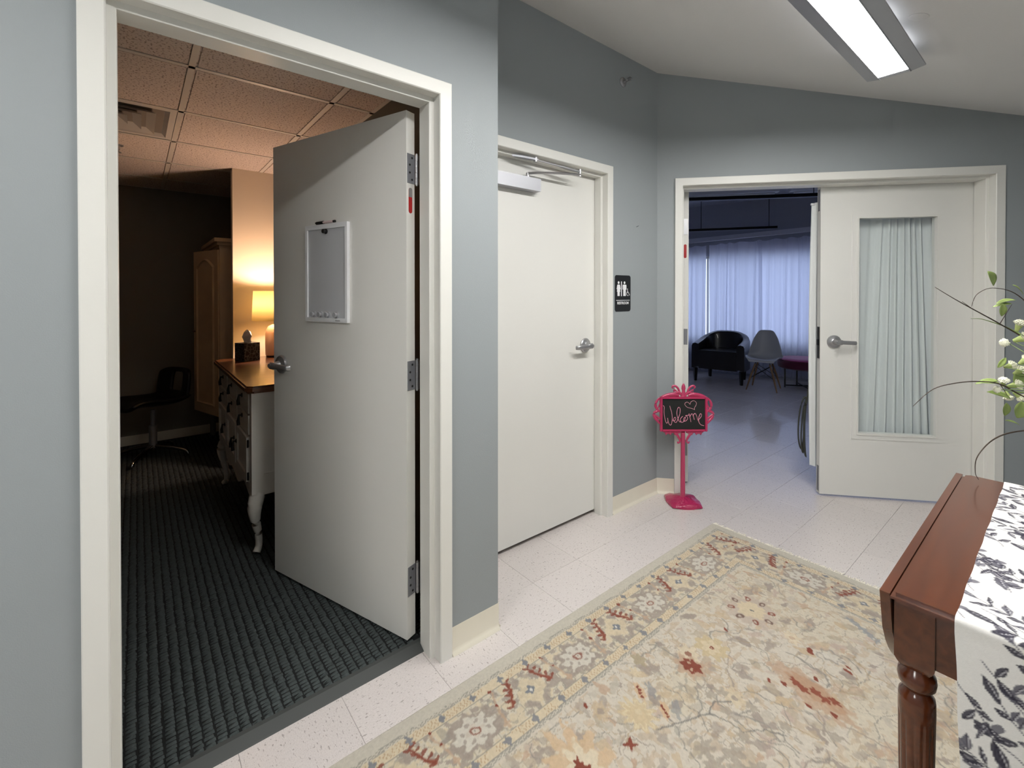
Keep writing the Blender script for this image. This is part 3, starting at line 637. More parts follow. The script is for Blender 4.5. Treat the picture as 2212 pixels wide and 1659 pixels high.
bm = new(); bx(bm, (-1.6,-.02,SZ-.01), (4.6,.3,SZ+.1)); b_ = [WC(-.02,.10)[:2], WC(3.6,.10)[:2], kr, kl]
bm = new(); prism(bm, [WC(-.3,.16)[:2], WC(3.8,.16)[:2], K(4.9,.3)[:2], K(-1.9,.3)[:2]], SZ, SZ+.1); struct(obj('ceiling_studio', bm, M_studio), 'unlit studio ceiling')
# soffit strip above the curtains (sloping curtain beam)
bm = new(); pa = [(-1.55, 2.205), (4.5, 2.40), (4.5, 2.47), (-1.55, 2.275)]; prism(bm, pa, -.045, .02, 'y'); tag(obj('curtain_rail', bm, mat('white_rail', (214,216,226), .5), loc=K(0), rz=KA), 'long white curtain rail across the studio window wall', 'curtain rail')
def curtain(name, x0, x1, ztop, zbot, folds, amp, label, par=None, m=None, y=0, slope=.0322, seed=1, group='white curtains of the studio', flare=0, rot=KA, loc=None, gather=0):
    rs = random.Random(seed); nu = max(40, folds*14); nv = 26; U = np.linspace(0,1,nu); Vv = np.linspace(0,1,nv)
    ph = np.cumsum(1+.55*np.sin(np.linspace(0, 6.3*rs.random()+5, nu)+rs.random()*6)); ph = ph/ph[-1]*folds*2*PI
    P = np.zeros((nu,nv,3))
    for i in range(nu):
        for j in range(nv):
            t = Vv[j]; xx = x0+(x1-x0)*U[i]; z = (ztop+slope*xx)*(1-t)+zbot*t
            a = amp*(.45+.75*t); xx2 = xx+flare*t*(U[i]-.5)+.010*math.sin(ph[i]*.5+t*2)
            if j == 0: z -= .02*(.5+.5*math.sin(ph[i]*.5))
            P[i,j] = (xx2, y+a*math.sin(ph[i]+.5*t)+.35*a*math.sin(ph[i]*2.3+1+t*1.5), z)
    o = grid_mesh(name, P.reshape(-1,3), nu, nv, m or M_curt); o.location = loc or K(0); o.rotation_euler[2] = rot
    if label: tag(o, label, 'curtain', group)
    return o
curtain('curtain', -1.45, .262, 2.20, .06, 15, .022, 'white studio curtain at the far left, behind the black armchair', seed=3)
curtain('curtain', .315, 1.12, 2.20, .06, 8, .020, 'white studio curtain in the middle, right of the bright window slit', seed=5, y=-.03)
curtain('curtain', 1.10, 3.3, 2.20, .06, 17, .020, 'white studio curtain at the right, behind the magenta stool', seed=8)
a_ = area('daylight', K(1.5,.5,1.25), (R(90), 0, KA), 5.6, 1.3, DAY, (.50,.56,1))
# hanging black strip lamps and ceiling tube, unlit
def bar(p, q, h, wdt, m, name, label, cat, group=None, hang=()):
    t = tag(empty(name, p), label, cat, group); d = Vector(q)-Vector(p); L = d.length; a = math.atan2(d.y,d.x); t.rotation_euler[2] = a
    bm = new(); bx(bm, (0,-wdt/2,0), (L,wdt/2,h)); obj('lamp_body', bm, m, t, bev=.006)
    bm = new(); bx(bm, (.03,-wdt/2+.012,-.004), (L-.03,wdt/2-.012,.0)); obj('lamp_diffuser', bm, mat('unlit_diffuser', (120,124,140), .5), t)
    for x in hang:
        bm = new(); cyl(bm, (x,0,h), (x,0,SZ-p[2]-.005), .005, 8); lathe(bm, [(.05,SZ-p[2]-.02),(.05,SZ-p[2])], c=(x,0,0), seg=16); obj('lamp_hanger', bm, M_blackm, t)
    return t
bar((-2.5,6.86,2.37), (-1.395,7.60,2.37), .035, .06, M_blackm, 'linear_lamp', 'black hanging linear lamp nearer the studio curtains, unlit', 'pendant lamp', 'black linear lamps', hang=(.25,1.22))
bar((-2.3,5.25,2.60), (.35,7.45,2.60), .04, .08, M_blackm, 'linear_lamp', 'black hanging linear lamp higher up near the studio doorway, unlit', 'pendant lamp', 'black linear lamps', hang=(.5,2.2))
tl = tag(empty('ceiling_batten', (-2.6,6.2,SZ-.10), R(36)), 'pale unlit tube batten on the studio ceiling', 'ceiling light')
bm = new(); bx(bm, (0,-.06,.04), (1.7,.06,.10)); bx(bm, (1.85,-.06,.04), (3.4,.06,.10)); obj('batten_body', bm, M_white, tl, bev=.004)
bm = new(); cyl(bm, (.05,0,.02), (1.65,0,.02), .016, 10); cyl(bm, (1.9,0,.02), (3.35,0,.02), .016, 10); obj('tube', bm, M_white, tl, smooth=40)

# tub armchair
ac = tag(empty('tub_armchair', (-2.03,7.20,0), R(12)), 'black leather tub armchair with rounded back by the curtains', 'armchair')
# local: front is -y
def tub():
    bm = new(); ro = []; th = .115
    path = [(-.40,-.35,.60)]+[(-.40,-.35+.06*k,.60+.008*k) for k in range(1,6)]
    for k in range(1, 18):
        a = PI-PI*k/18; path.append((math.copysign(abs(math.cos(a))**.75,math.cos(a))*.40, -.03+math.sin(a)**.8*.39, .645+.125*math.sin(a)**1.2))
    path += [(.40,-.35+.06*k,.60+.008*k) for k in range(5,0,-1)]+[(.40,-.35,.60)]
    rings = []; n = len(path)
    for i, (X, Y, top) in enumerate(path):
        p, q = path[max(i-1,0)], path[min(i+1,n-1)]; t = Vector((q[0]-p[0], q[1]-p[1])).normalized(); nn = Vector((-t.y, t.x))
        ix, iy = X-nn.x*th, Y-nn.y*th; f = lambda w_: (X-nn.x*th*w_, Y-nn.y*th*w_)
        ring = [(X,Y,.205),(X,Y,top-.05),f(.12)+(top-.014,),f(.5)+(top,),f(.88)+(top-.014,),(ix,iy,top-.05),(ix,iy,.23)]
        rings.append([bm.verts.new(p_) for p_ in ring])
    for a, b in zip(rings, rings[1:]):
        for k in range(6): bm.faces.new([a[k], a[k+1], b[k+1], b[k]])
        bm.faces.new([a[6], a[0], b[0], b[6]])
    for r_ in (rings[0][::-1], rings[-1]): bm.faces.new(r_)
    return bm
obj('back_and_arms', tub(), M_leather, ac, smooth=50)
bm = new(); prism(bm, [(-.288,-.355),(.288,-.355),(.29,-.05),(.2,.22),(-.2,.22),(-.29,-.05)], .205, .40); obj('seat_base', bm, M_leather, ac, bev=.012, smooth=50)
bm = new(); prism(bm, [(-.282,-.36),(.282,-.36),(.28,-.05),(.2,.20),(.10,.24),(-.10,.24),(-.2,.20),(-.28,-.05)], .40, .49); obj('seat_cushion', bm, M_leather, ac, bev=.024, smooth=50)
for x, y in ((-.35,-.31),(.35,-.31),(-.27,.24),(.27,.24)):
    bm = new(); tube(bm, [(x,y,0),(x,y,.206)], [.024,.038], 4); obj('leg', bm, M_blackm, ac)

ac.scale = (.95,.96,1)
# shell chair
sc = tag(empty('shell_chair', (-1.32,6.96,0), R(13)), 'pale grey plastic shell chair on wooden dowel legs by the curtains', 'chair')
prof = spline([(0,-.225,.405),(0,-.20,.435),(0,-.08,.425),(0,.06,.405),(0,.15,.43),(0,.195,.52),(0,.225,.68),(0,.25,.835)], 3)
wid = lambda z, y: np.interp(y, [-.225,-.18,0,.15], [.17,.225,.255,.25]) if z < .44 else np.interp(z, [.44,.55,.75,.835], [.25,.235,.17,.115])
bm = new(); rows = []
for p in prof:
    row = []
    for j in range(13):
        t = j/12*2-1; wv = float(wid(p.z, p.y)); cup = abs(t)**2.2
        row.append(bm.verts.new((t*wv, p.y-(.09*cup*min(1,max(0,(p.z-.41)/.1))*max(.25,1-(p.z-.5)*1.6)), p.z+(.055*cup*max(0,min(1,(p.y+.22)/.1)) if p.z < .46 else -.02*abs(t)**5))))
    rows.append(row)
for i in range(len(rows)-1):
    for j in range(12): bm.faces.new([rows[i][j], rows[i][j+1], rows[i+1][j+1], rows[i+1][j]])
o = obj('shell', bm, M_shell, sc, smooth=80); s = o.modifiers.new('t', 'SOLIDIFY'); s.thickness = .010; s = o.modifiers.new('s', 'SUBSURF'); s.levels = s.render_levels = 1
lp = [((-.10,-.10,.37),(-.21,-.20,0)), ((.10,-.10,.37),(.21,-.20,0)), ((-.10,.09,.37),(-.20,.22,0)), ((.10,.09,.37),(.20,.22,0))]
for a, b in lp:
    bm = new(); tube(bm, [b, ((a[0]+b[0])/2,(a[1]+b[1])/2,.2), a], [.009,.016,.013], 10); obj('leg', bm, M_legwood, sc, smooth=60)
bm = new()
def mid(k, z): a, b = lp[k]; t = 1-z/.37; return (a[0]+(b[0]-a[0])*t, a[1]+(b[1]-a[1])*t, z)
for i, j in ((0,1),(1,0),(2,3),(3,2),(0,2),(2,0),(1,3),(3,1)): cyl(bm, mid(i,.34), mid(j,.17), .004, 6)
for a, _ in lp: cyl(bm, a, (a[0]*.9,a[1]*.9,.41), .007, 6)
obj('wire_brace', bm, M_blackm, sc)

sc.scale = (.92,.96,1)
# magenta stool
st = tag(empty('round_stool', (-1.0,7.50,0), R(20)), 'round magenta velvet stool on black metal legs by the right curtain', 'stool')
bm = new(); lathe(bm, [(.27,.28),(.315,.30),(.325,.34),(.322,.39),(.305,.405)], seg=40); obj('seat_side', bm, M_mag2, st, smooth=50)
bm = new(); lathe(bm, [(.305,.404),(.312,.415),(.29,.430),(.20,.436),(.05,.438)], seg=40); obj('seat_top', bm, M_mag, st, smooth=60)
for k in range(4):
    a = k*PI/2+.3; x, y = .235*math.cos(a), .235*math.sin(a)
    bm = new(); bx(bm, (x-.011,y-.011,0), (x+.011,y+.011,.285)); obj('leg', bm, M_blackm, st)
bm = new()
for k in range(2):
    a = k*PI/2+.3; c, s = math.cos(a), math.sin(a); tube(bm, [(-.235*c,-.235*s,.03),(.235*c,.235*s,.03)], .010, 6)
obj('stretcher', bm, M_blackm, st)

# door curtain on the studio side of door 3
dc = tag(empty('door_curtain', C['loc'], CA), 'white cloth curtain gathered behind the glass of the right-hand door', 'curtain')
nu, nv = 150, 30; P = np.zeros((nu,nv,3))
for i in range(nu):
    u = i/(nu-1); 
    for j in range(nv):
        t = j/(nv-1); g = np.interp(u, [0,.22,.34,.8,1], [1.12,1.42,1.49,1.72,1.93]); g2 = np.interp(u, [0,.2,.45,.75,1], [1.12,1.36,1.52,1.74,1.95]); x = g*(1-t)+g2*t
        am = .0015 if u < .22 else .021*min(1,(u-.22)/.1+.1); am *= (.75+.35*t); ph = u*u*62+u*12
        x += .004*math.sin(ph*.7+3*t)
        P[i,j] = (x, .226+am*math.sin(ph+.9*t)+.3*am*math.sin(2.1*ph+2*t), 1.98*(1-t)+.36*t)
o = grid_mesh('curtain_cloth', P.reshape(-1,3), nu, nv, M_dcurt, dc, smooth=True)
nu, nv = 24, 30; P = np.zeros((nu,nv,3))
for i in range(nu):
    for j in range(nv):
        u = i/(nu-1); t = j/(nv-1); P[i,j] = (1.062+.065*u+.012*math.sin(PI*t)*(u-1), .226+.012*math.sin(u*9+t), 2.0*(1-t)+.17*t)
grid_mesh('curtain_edge', P.reshape(-1,3), nu, nv, M_dcurt, dc)
bm = new(); cyl(bm, (1.06,.23,1.99), (1.96,.23,1.99), .007, 10); bx(bm, (1.10,.178,1.98), (1.115,.235,2.0)); bx(bm, (1.93,.178,1.98), (1.945,.235,2.0)); obj('curtain_rod', bm, M_white, dc)
# cord loops hanging behind the door edge
bm = new()
for k in range(3):
    pts = [(1.062+.012*math.sin(a*1+k)-.03*max(0,math.sin(a)) , .285+.02*k, .40+.19*math.cos(a)+.02*k) for a in [2*PI*i/28 for i in range(29)]]
    tube(bm, pts, .005, 6, cap=False)
tube(bm, [(1.062,.285,.59),(1.07,.26,.75),(1.08,.24,.90)], .005, 6)
tag(obj('cord_loops', bm, mat('grey_green_cord', (58,60,52), .6), smooth=60, **C), 'loops of grey cord hanging beside the edge of the right-hand door', 'cord')

# ------------------------------------------------------------------ restroom sign
rs_ = tag(empty('restroom_sign', (-.324,2.386,1.372), PI/2), 'black restroom sign with white figures on the grey wall', 'sign')
def rrect(w, h, r, n=6):
    out = []
    for cx, cy, a0 in ((w/2-r,h/2-r,0),(-w/2+r,h/2-r,PI/2),(-w/2+r,-h/2+r,PI),(w/2-r,-h/2+r,1.5*PI)):
        for k in range(n+1): a = a0+PI/2*k/n; out.append((cx+r*math.cos(a), cy+r*math.sin(a)))
    return out
bm = new(); prism(bm, rrect(.157,.228,.016), -.003, 0, 'y'); obj('plate', bm, mat('black_sign_plastic', (18,20,24), .45), rs_)
M_sw = mat('white_sign_print', (238,238,240), .5)
def pic(name, polys):
    bm = new()
    for p in polys: prism(bm, p, -.0042, -.003, 'y')
    return obj(name, bm, M_sw, rs_)
circ = lambda cx, cy, r, n=14: [(cx+r*math.cos(2*PI*k/n), cy+r*math.sin(2*PI*k/n)) for k in range(n)]
# woman
pic('woman_figure', [circ(-.045,.067,.0085), [(-.055,.055),(-.035,.055),(-.031,.05),(-.025,.026),(-.030,.024),(-.036,.042),(-.028,.010),(-.034,.010),(-.035,-.017),(-.044,-.017),(-.0445,.010),(-.0455,.010),(-.046,-.017),(-.055,-.017),(-.056,.010),(-.062,.010),(-.054,.042),(-.060,.024),(-.065,.026),(-.059,.05)]])
pic('divider_bar', [[(-.019,-.018),(-.0125,-.018),(-.0125,.075),(-.019,.075)]])
pic('man_figure', [circ(.015,.067,.0085), [(.0,.055),(.03,.055),(.034,.050),(.034,.024),(.029,.024),(.0285,.044),(.0275,.044),(.027,-.017),(.0165,-.017),(.016,.018),(.014,.018),(.0135,-.017),(.003,-.017),(.0025,.044),(.0015,.044),(.001,.024),(-.004,.024),(-.004,.050)]])
bm = new(); tube(bm, [(.050+.0125*math.cos(a),-.0036,-.003+.0125*math.sin(a)) for a in [R(70+300*k/20) for k in range(16)]], .0014, 6); tube(bm, [(.046,-.0036,.022),(.047,-.0036,.005),(.058,-.0036,.004),(.064,-.0036,-.012),(.069,-.0036,-.010)], .0018, 6); lathe(bm, [(.0035,-.0042),(.0035,-.003)], c=(.046,0,.027), seg=12, axis='y'); obj('wheelchair_figure', bm, M_sw, rs_)
pic('rule_line', [[(-.068,-.046),(.068,-.046),(.068,-.0425),(-.068,-.0425)]])
def text(s, size, par, m, loc, rot, depth=.0006, bold=0, name='lettering', align='CENTER'):
    c = bpy.data.curves.new('txt', 'FONT'); c.body = s; c.size = size; c.align_x = align; c.align_y = 'CENTER'; c.extrude = depth; c.offset = bold
    t = bpy.data.objects.new('txt', c); COL.objects.link(t); dg = bpy.context.evaluated_depsgraph_get(); me = bpy.data.meshes.new_from_object(t.evaluated_get(dg))
    bpy.data.objects.remove(t); o = bpy.data.objects.new(name, me); me.materials.clear(); me.materials.append(m); COL.objects.link(o); o.parent = par; o.location = loc; o.rotation_euler = rot; return o
text('RESTROOM', .0225, rs_, M_sw, (0,-.0034,-.062), (PI/2,0,0), bold=.0006)

# ------------------------------------------------------------------ welcome sign on a pink stand
ws = tag(empty('welcome_sign', (-.128,2.766,0), R(50.7)), 'pink ornate stand with black chalkboard saying Welcome, by the double doors', 'sign')
bm = new()  # ornate base: square-ish dome with relief
n = 24; rings = []
for r, z in ((.118,.0),(.120,.010),(.112,.020),(.07,.030),(.03,.040),(.015,.046)):
    rg = []
    for k in range(n):
        a = 2*PI*k/n; q = 1/max(abs(math.cos(a)),abs(math.sin(a))); q = 1+(min(q,1.36)-1)*(.9 if r > .05 else .2); wv = 1+.035*math.cos(4*a)+.02*math.sin(12*a)
        rg.append(bm.verts.new((r*q*wv*math.cos(a)*.86, r*q*wv*math.sin(a)*.86, z+(.004*math.sin(8*a+r*90) if .001 < z < .045 else (.006*max(0,math.cos(4*a+PI)) if z < .001 else 0)))))
    rings.append(rg)
for a, b in zip(rings, rings[1:]):
    for k in range(n): bm.faces.new([a[k], a[(k+1)%n], b[(k+1)%n], b[k]])
bm.faces.new(rings[-1]); bm.faces.new(rings[0][::-1]); 
m_pb = mat('crusty_pink_enamel', (172,34,84), .3, bump=1.0, bscale=45, bdist=.008, coat=.5); obj('base', bm, m_pb, ws, smooth=60)
bm = new(); tube(bm, [(0,0,.040),(0,0,.06),(0,0,.2),(.0,0,.35),(0,0,.465)], [.019,.016,.015,.014,.014], 12); obj('pole', bm, M_pinksign, ws, smooth=60)
bt, bb, bw = .685, .484, .140
bm = new(); bx(bm, (-bw,-.012,bb), (bw,-.004,bt)); cb = obj('chalkboard', bm, M_slate, ws)
fr = new()
for a in (((-bw-.014,-.020,bb-.013),(-bw+.001,.004,bt+.013)), ((bw-.001,-.020,bb-.013),(bw+.014,.004,bt+.013)), ((-bw,-.020,bb-.013),(bw,.004,bb+.001)), ((-bw,-.020,bt-.001),(bw,.004,bt+.015))): bx(fr, *a)
bmesh.ops.bevel(fr, geom=list(fr.edges), offset=.003, segments=2, affect='EDGES')
bx(fr, (-.012,-.002,bb-.03), (.012,.006,bb+.02))
def orn(pts, r, m=1):
    for sg in ((1,-1) if m else (1,)):
        p = spline([(sg*x,-.008,z) for x, z in pts], 5); k = len(p); rr = np.interp(np.linspace(0,1,k), np.linspace(0,1,len(r)), r); tube(fr, p, list(rr), 8, flat=.8)
# top sweeps, crest, sides, bottom
orn([(.03,.705),(.06,.712),(.10,.708),(.135,.695),(.158,.672)], [.007,.013,.012,.011,.006])
orn([(.05,.702),(.09,.700),(.13,.690)], [.006,.007,.004])
orn([(.158,.690),(.176,.665),(.182,.640),(.172,.615),(.155,.600)], [.004,.008,.009,.009,.006])
orn([(.150,.665),(.158,.640),(.168,.620)], [.004,.005,.003])
orn([(.155,.605),(.178,.600),(.195,.585),(.186,.560),(.170,.540),(.153,.520)], [.005,.010,.007,.010,.009,.005])
orn([(.196,.585),(.183,.575),(.165,.560),(.152,.550)], [.003,.006,.006,.004])
orn([(.01,.705),(.03,.725),(.048,.722),(.05,.705)], [.008,.010,.009,.006])
orn([(.025,.725),(.035,.750),(.050,.765),(.068,.768),(.075,.758),(.066,.752)], [.006,.007,.007,.006,.005,.003])
orn([(.045,.735),(.062,.742),(.060,.728)], [.004,.005,.004])
orn([(0,.70),(0,.735),(0,.752),(0,.768),(0,.785)], [.018,.010,.014,.012,.002], 0)
orn([(.02,.468),(.045,.462),(.07,.466),(.095,.462),(.12,.466),(.135,.474)], [.008,.010,.006,.010,.006,.003])
orn([(.06,.470),(.045,.452),(.030,.430),(.022,.412),(.026,.398),(.036,.396),(.038,.405)], [.008,.009,.008,.007,.006,.005,.003])
for sg in (-1,1):
    for x in (.055,.085,.113): lathe(fr, [(.002,.446),(.009,.458),(.006,.472)], c=(sg*x,-.008,0), seg=8)
obj('ornate_frame', fr, M_pinksign, ws, smooth=50)
# handwriting: coordinates measured in board widths
def pen(name, strokes, r=.0017, m=M_chalk):
    bm = new()
    for s in strokes:
        p = spline([((x/950-.5)*2*bw+.0, -.0128, bt-(z/690)*(bt-bb)) for x, z in s], 5); tube(bm, p, r, 6)
    return obj(name, bm, m, cb, smooth=60)
pen('chalk_lettering', [
 [(20,150),(45,190),(40,290),(55,420),(80,520),(105,550),(125,500),(118,430),(130,500),(155,570),(190,590),(215,520),(222,420),(205,300),(180,215),(165,160)],
 [(225,470),(265,500),(300,455),(285,415),(255,450),(262,510),(310,530),(350,450),(390,330),(395,230),(365,190),(335,240),(325,340),(350,450),(385,520),(420,500)],
 [(455,395),(425,420),(400,470),(415,525),(465,520),(500,470),(515,410)],
 [(515,410),(480,440),(475,500),(520,500),(560,450),(550,400),(515,380),(580,370),(600,340)],
 [(590,335),(610,400),(635,520)], [(615,400),(640,350),(665,340),(690,400),(710,470)], [(680,390),(705,340),(735,335),(765,400),(790,480),(815,500)],
 [(800,470),(850,420),(870,360),(845,335),(815,400),(800,470),(815,530),(850,580),(900,600),(925,605)]])
M_heart = mat('pale_pink_chalk', (214,158,170), .9)
pen('chalk_heart', [[(712,240),(640,215),(560,195),(510,150),(500,110),(530,80),(575,85),(615,125),(625,85),(665,50),(715,50),(755,95),(745,150),(715,200),(715,250)]], .0015, M_heart)

# ------------------------------------------------------------------ small whiteboard, magnets and marker on door 1
def on_door(x, y, z): v = Matrix.Rotation(R(19.35), 4, 'Z') @ Vector((x,y,z)); return (v.x-.956, v.y+.513, v.z)
RZ = R(19.35)
wbd = tag(empty('whiteboard', on_door(.267,-.0005,1.247), RZ), 'small white-framed magnetic board on the open office door', 'whiteboard')
Wb, Hb = .281, .425
bm = new(); ring(bm, .014, Wb-.014, .018, Hb-.020, .014, -.014, 0); 
bx(bm, (0,-.014,0), (Wb,0,.006)); bx(bm, (0,-.014,Hb-.008), (Wb,0,Hb)); obj('frame', bm, M_white, wbd)
bm = new(); bx(bm, (.012,-.008,.014), (Wb-.012,-.004,Hb-.018)); obj('board_surface', bm, mat('grey_magnetic_surface', (192,194,198), .4, metal=0, bump=.1, bscale=500), wbd)
bm = new(); bx(bm, (.205,-.0146,.006), (.235,-.014,.0095)); obj('maker_mark', bm, mat('grey_mark', (150,150,150), .5), wbd)
def magnet(x, z, m, label, group=None, r=.0135):
    t = tag(empty('magnet', on_door(x,-.0085,z), RZ), label, 'magnet', group)
    bm = new(); lathe(bm, [(r,0),(r,-.003),(r*.6,-.006),(r*.55,-.010),(r*.9,-.014),(r*.8,-.017)], seg=20, axis='y'); obj('magnet_grip', bm, m, t, smooth=40)
M_clear = mat('clear_acrylic', (196,198,202), .12, spec=.8, trans=.35)
for x, lb in ((.323,'clear round magnet at the far left of the row on the whiteboard'), (.371,'clear round magnet, second from the left on the whiteboard'), (.419,'clear round magnet, third from the left on the whiteboard'), (.477,'clear round magnet at the right end of the row, set apart from the others')):
    magnet(x, 1.279, M_clear, lb, 'clear magnets along the whiteboard bottom')
magnet(.405, 1.640, M_black, 'black round magnet near the top of the whiteboard', r=.011)
mk = tag(empty('marker_pen', on_door(.342,-.008,1.6795), RZ), 'small marker pen with black cap lying on top of the whiteboard', 'marker')
bm = new(); cyl(bm, (0,0,0), (.045,0,.001), .0075, 12); bx(bm, (.004,-.012,-.004), (.03,-.006,.003)); obj('cap', bm, M_black, mk, smooth=40)
bm = new(); cyl(bm, (.045,0,.001), (.112,0,.001), .0055, 12); obj('barrel', bm, mat('pale_marker_barrel', (222,200,200), .4), mk, smooth=40)
bm = new(); cyl(bm, (.112,0,.001), (.122,0,.001), .0057, 12); obj('end_plug', bm, M_black, mk, smooth=40)

# ------------------------------------------------------------------ rug (pattern held as a colour attribute on the pile mesh)
def vnoise(A_, B_, cell, seed):
    r = np.random.RandomState(seed); g = r.rand(400,400); x = A_/cell; y = B_/cell; xi = np.floor(x).astype(int); yi = np.floor(y).astype(int); fx = x-xi; fy = y-yi
    fx = fx*fx*(3-2*fx); fy = fy*fy*(3-2*fy); q = lambda i, j: g[i % 400, j % 400]
    return (q(xi,yi)*(1-fx)+q(xi+1,yi)*fx)*(1-fy)+(q(xi,yi+1)*(1-fx)+q(xi+1,yi+1)*fx)*fy
LRGB = lambda c: np.array(lin(c))
class Paint:
    def __init__(s, A_, B_, base, wob=.004, wc=.014):
        s.A, s.B = A_, B_; s.rgb = np.tile(LRGB(base), (len(A_),1)); s.wa = A_+(vnoise(A_,B_,wc,1)-.5)*2*wob; s.wb = B_+(vnoise(A_,B_,wc,2)-.5)*2*wob
        s.nz = vnoise(A_,B_,.010,41)*.6+vnoise(A_,B_,.022,42)*.4; s.order = np.argsort(s.A, kind='stable'); s.As = s.A[s.order]
    def sel(s, a0, a1, b0, b1):
        i, j = np.searchsorted(s.As, [a0, a1]); k = s.order[i:j]; return k[(s.B[k] > b0) & (s.B[k] < b1)]
    def put(s, idx, w_, col): w_ = np.clip(w_,0,1)[:,None]; s.rgb[idx] = s.rgb[idx]*(1-w_)+LRGB(col)*w_
    def blob(s, a, b, ra, rb, col, rot=0, k=1., soft=.25, pet=0, pd=0, ring=None, pt=0):
        m_ = max(ra,rb)*1.5+.01; i = s.sel(a-m_,a+m_,b-m_,b+m_)
        if len(i) == 0: return
        x = s.wa[i]-a; y = s.wb[i]-b; c, sn = math.cos(rot), math.sin(rot); u = (x*c+y*sn)/ra; v = (-x*sn+y*c)/rb
        if pt: v = v/np.maximum(.08, 1-pt*np.abs(u))
        d = np.sqrt(u*u+v*v)+(s.nz[i]-.5)*.5
        if pet: d = d/(1+pd*np.cos(pet*np.arctan2(v,u)))
        if ring: w_ = np.clip((ring-np.abs(d-1))/(.5*ring),0,1)
        else: w_ = np.clip((1-d)/(soft*.4),0,1)
        s.put(i, w_*k, col)
    def line(s, pts, w, col, k=1.):
        for (a0,b0),(a1,b1) in zip(pts, pts[1:]):
            m_ = w*3+.006; i = s.sel(min(a0,a1)-m_, max(a0,a1)+m_, min(b0,b1)-m_, max(b0,b1)+m_)
            if len(i) == 0: continue
            dx, dy = a1-a0, b1-b0; L = dx*dx+dy*dy+1e-12; t = np.clip(((s.wa[i]-a0)*dx+(s.wb[i]-b0)*dy)/L,0,1)
            d = np.hypot(s.wa[i]-a0-t*dx, s.wb[i]-b0-t*dy); s.put(i, (1.3-d/w)*k, col)
CRM=(201,190,172); TAU=(158,143,130); GLD=(193,168,130); YEL=(208,189,152); TAN=(188,155,124); BLU=(120,125,134); REDB=(140,62,38); LIN=(144,138,128); DKG=(122,120,114); PNK=(188,166,150)
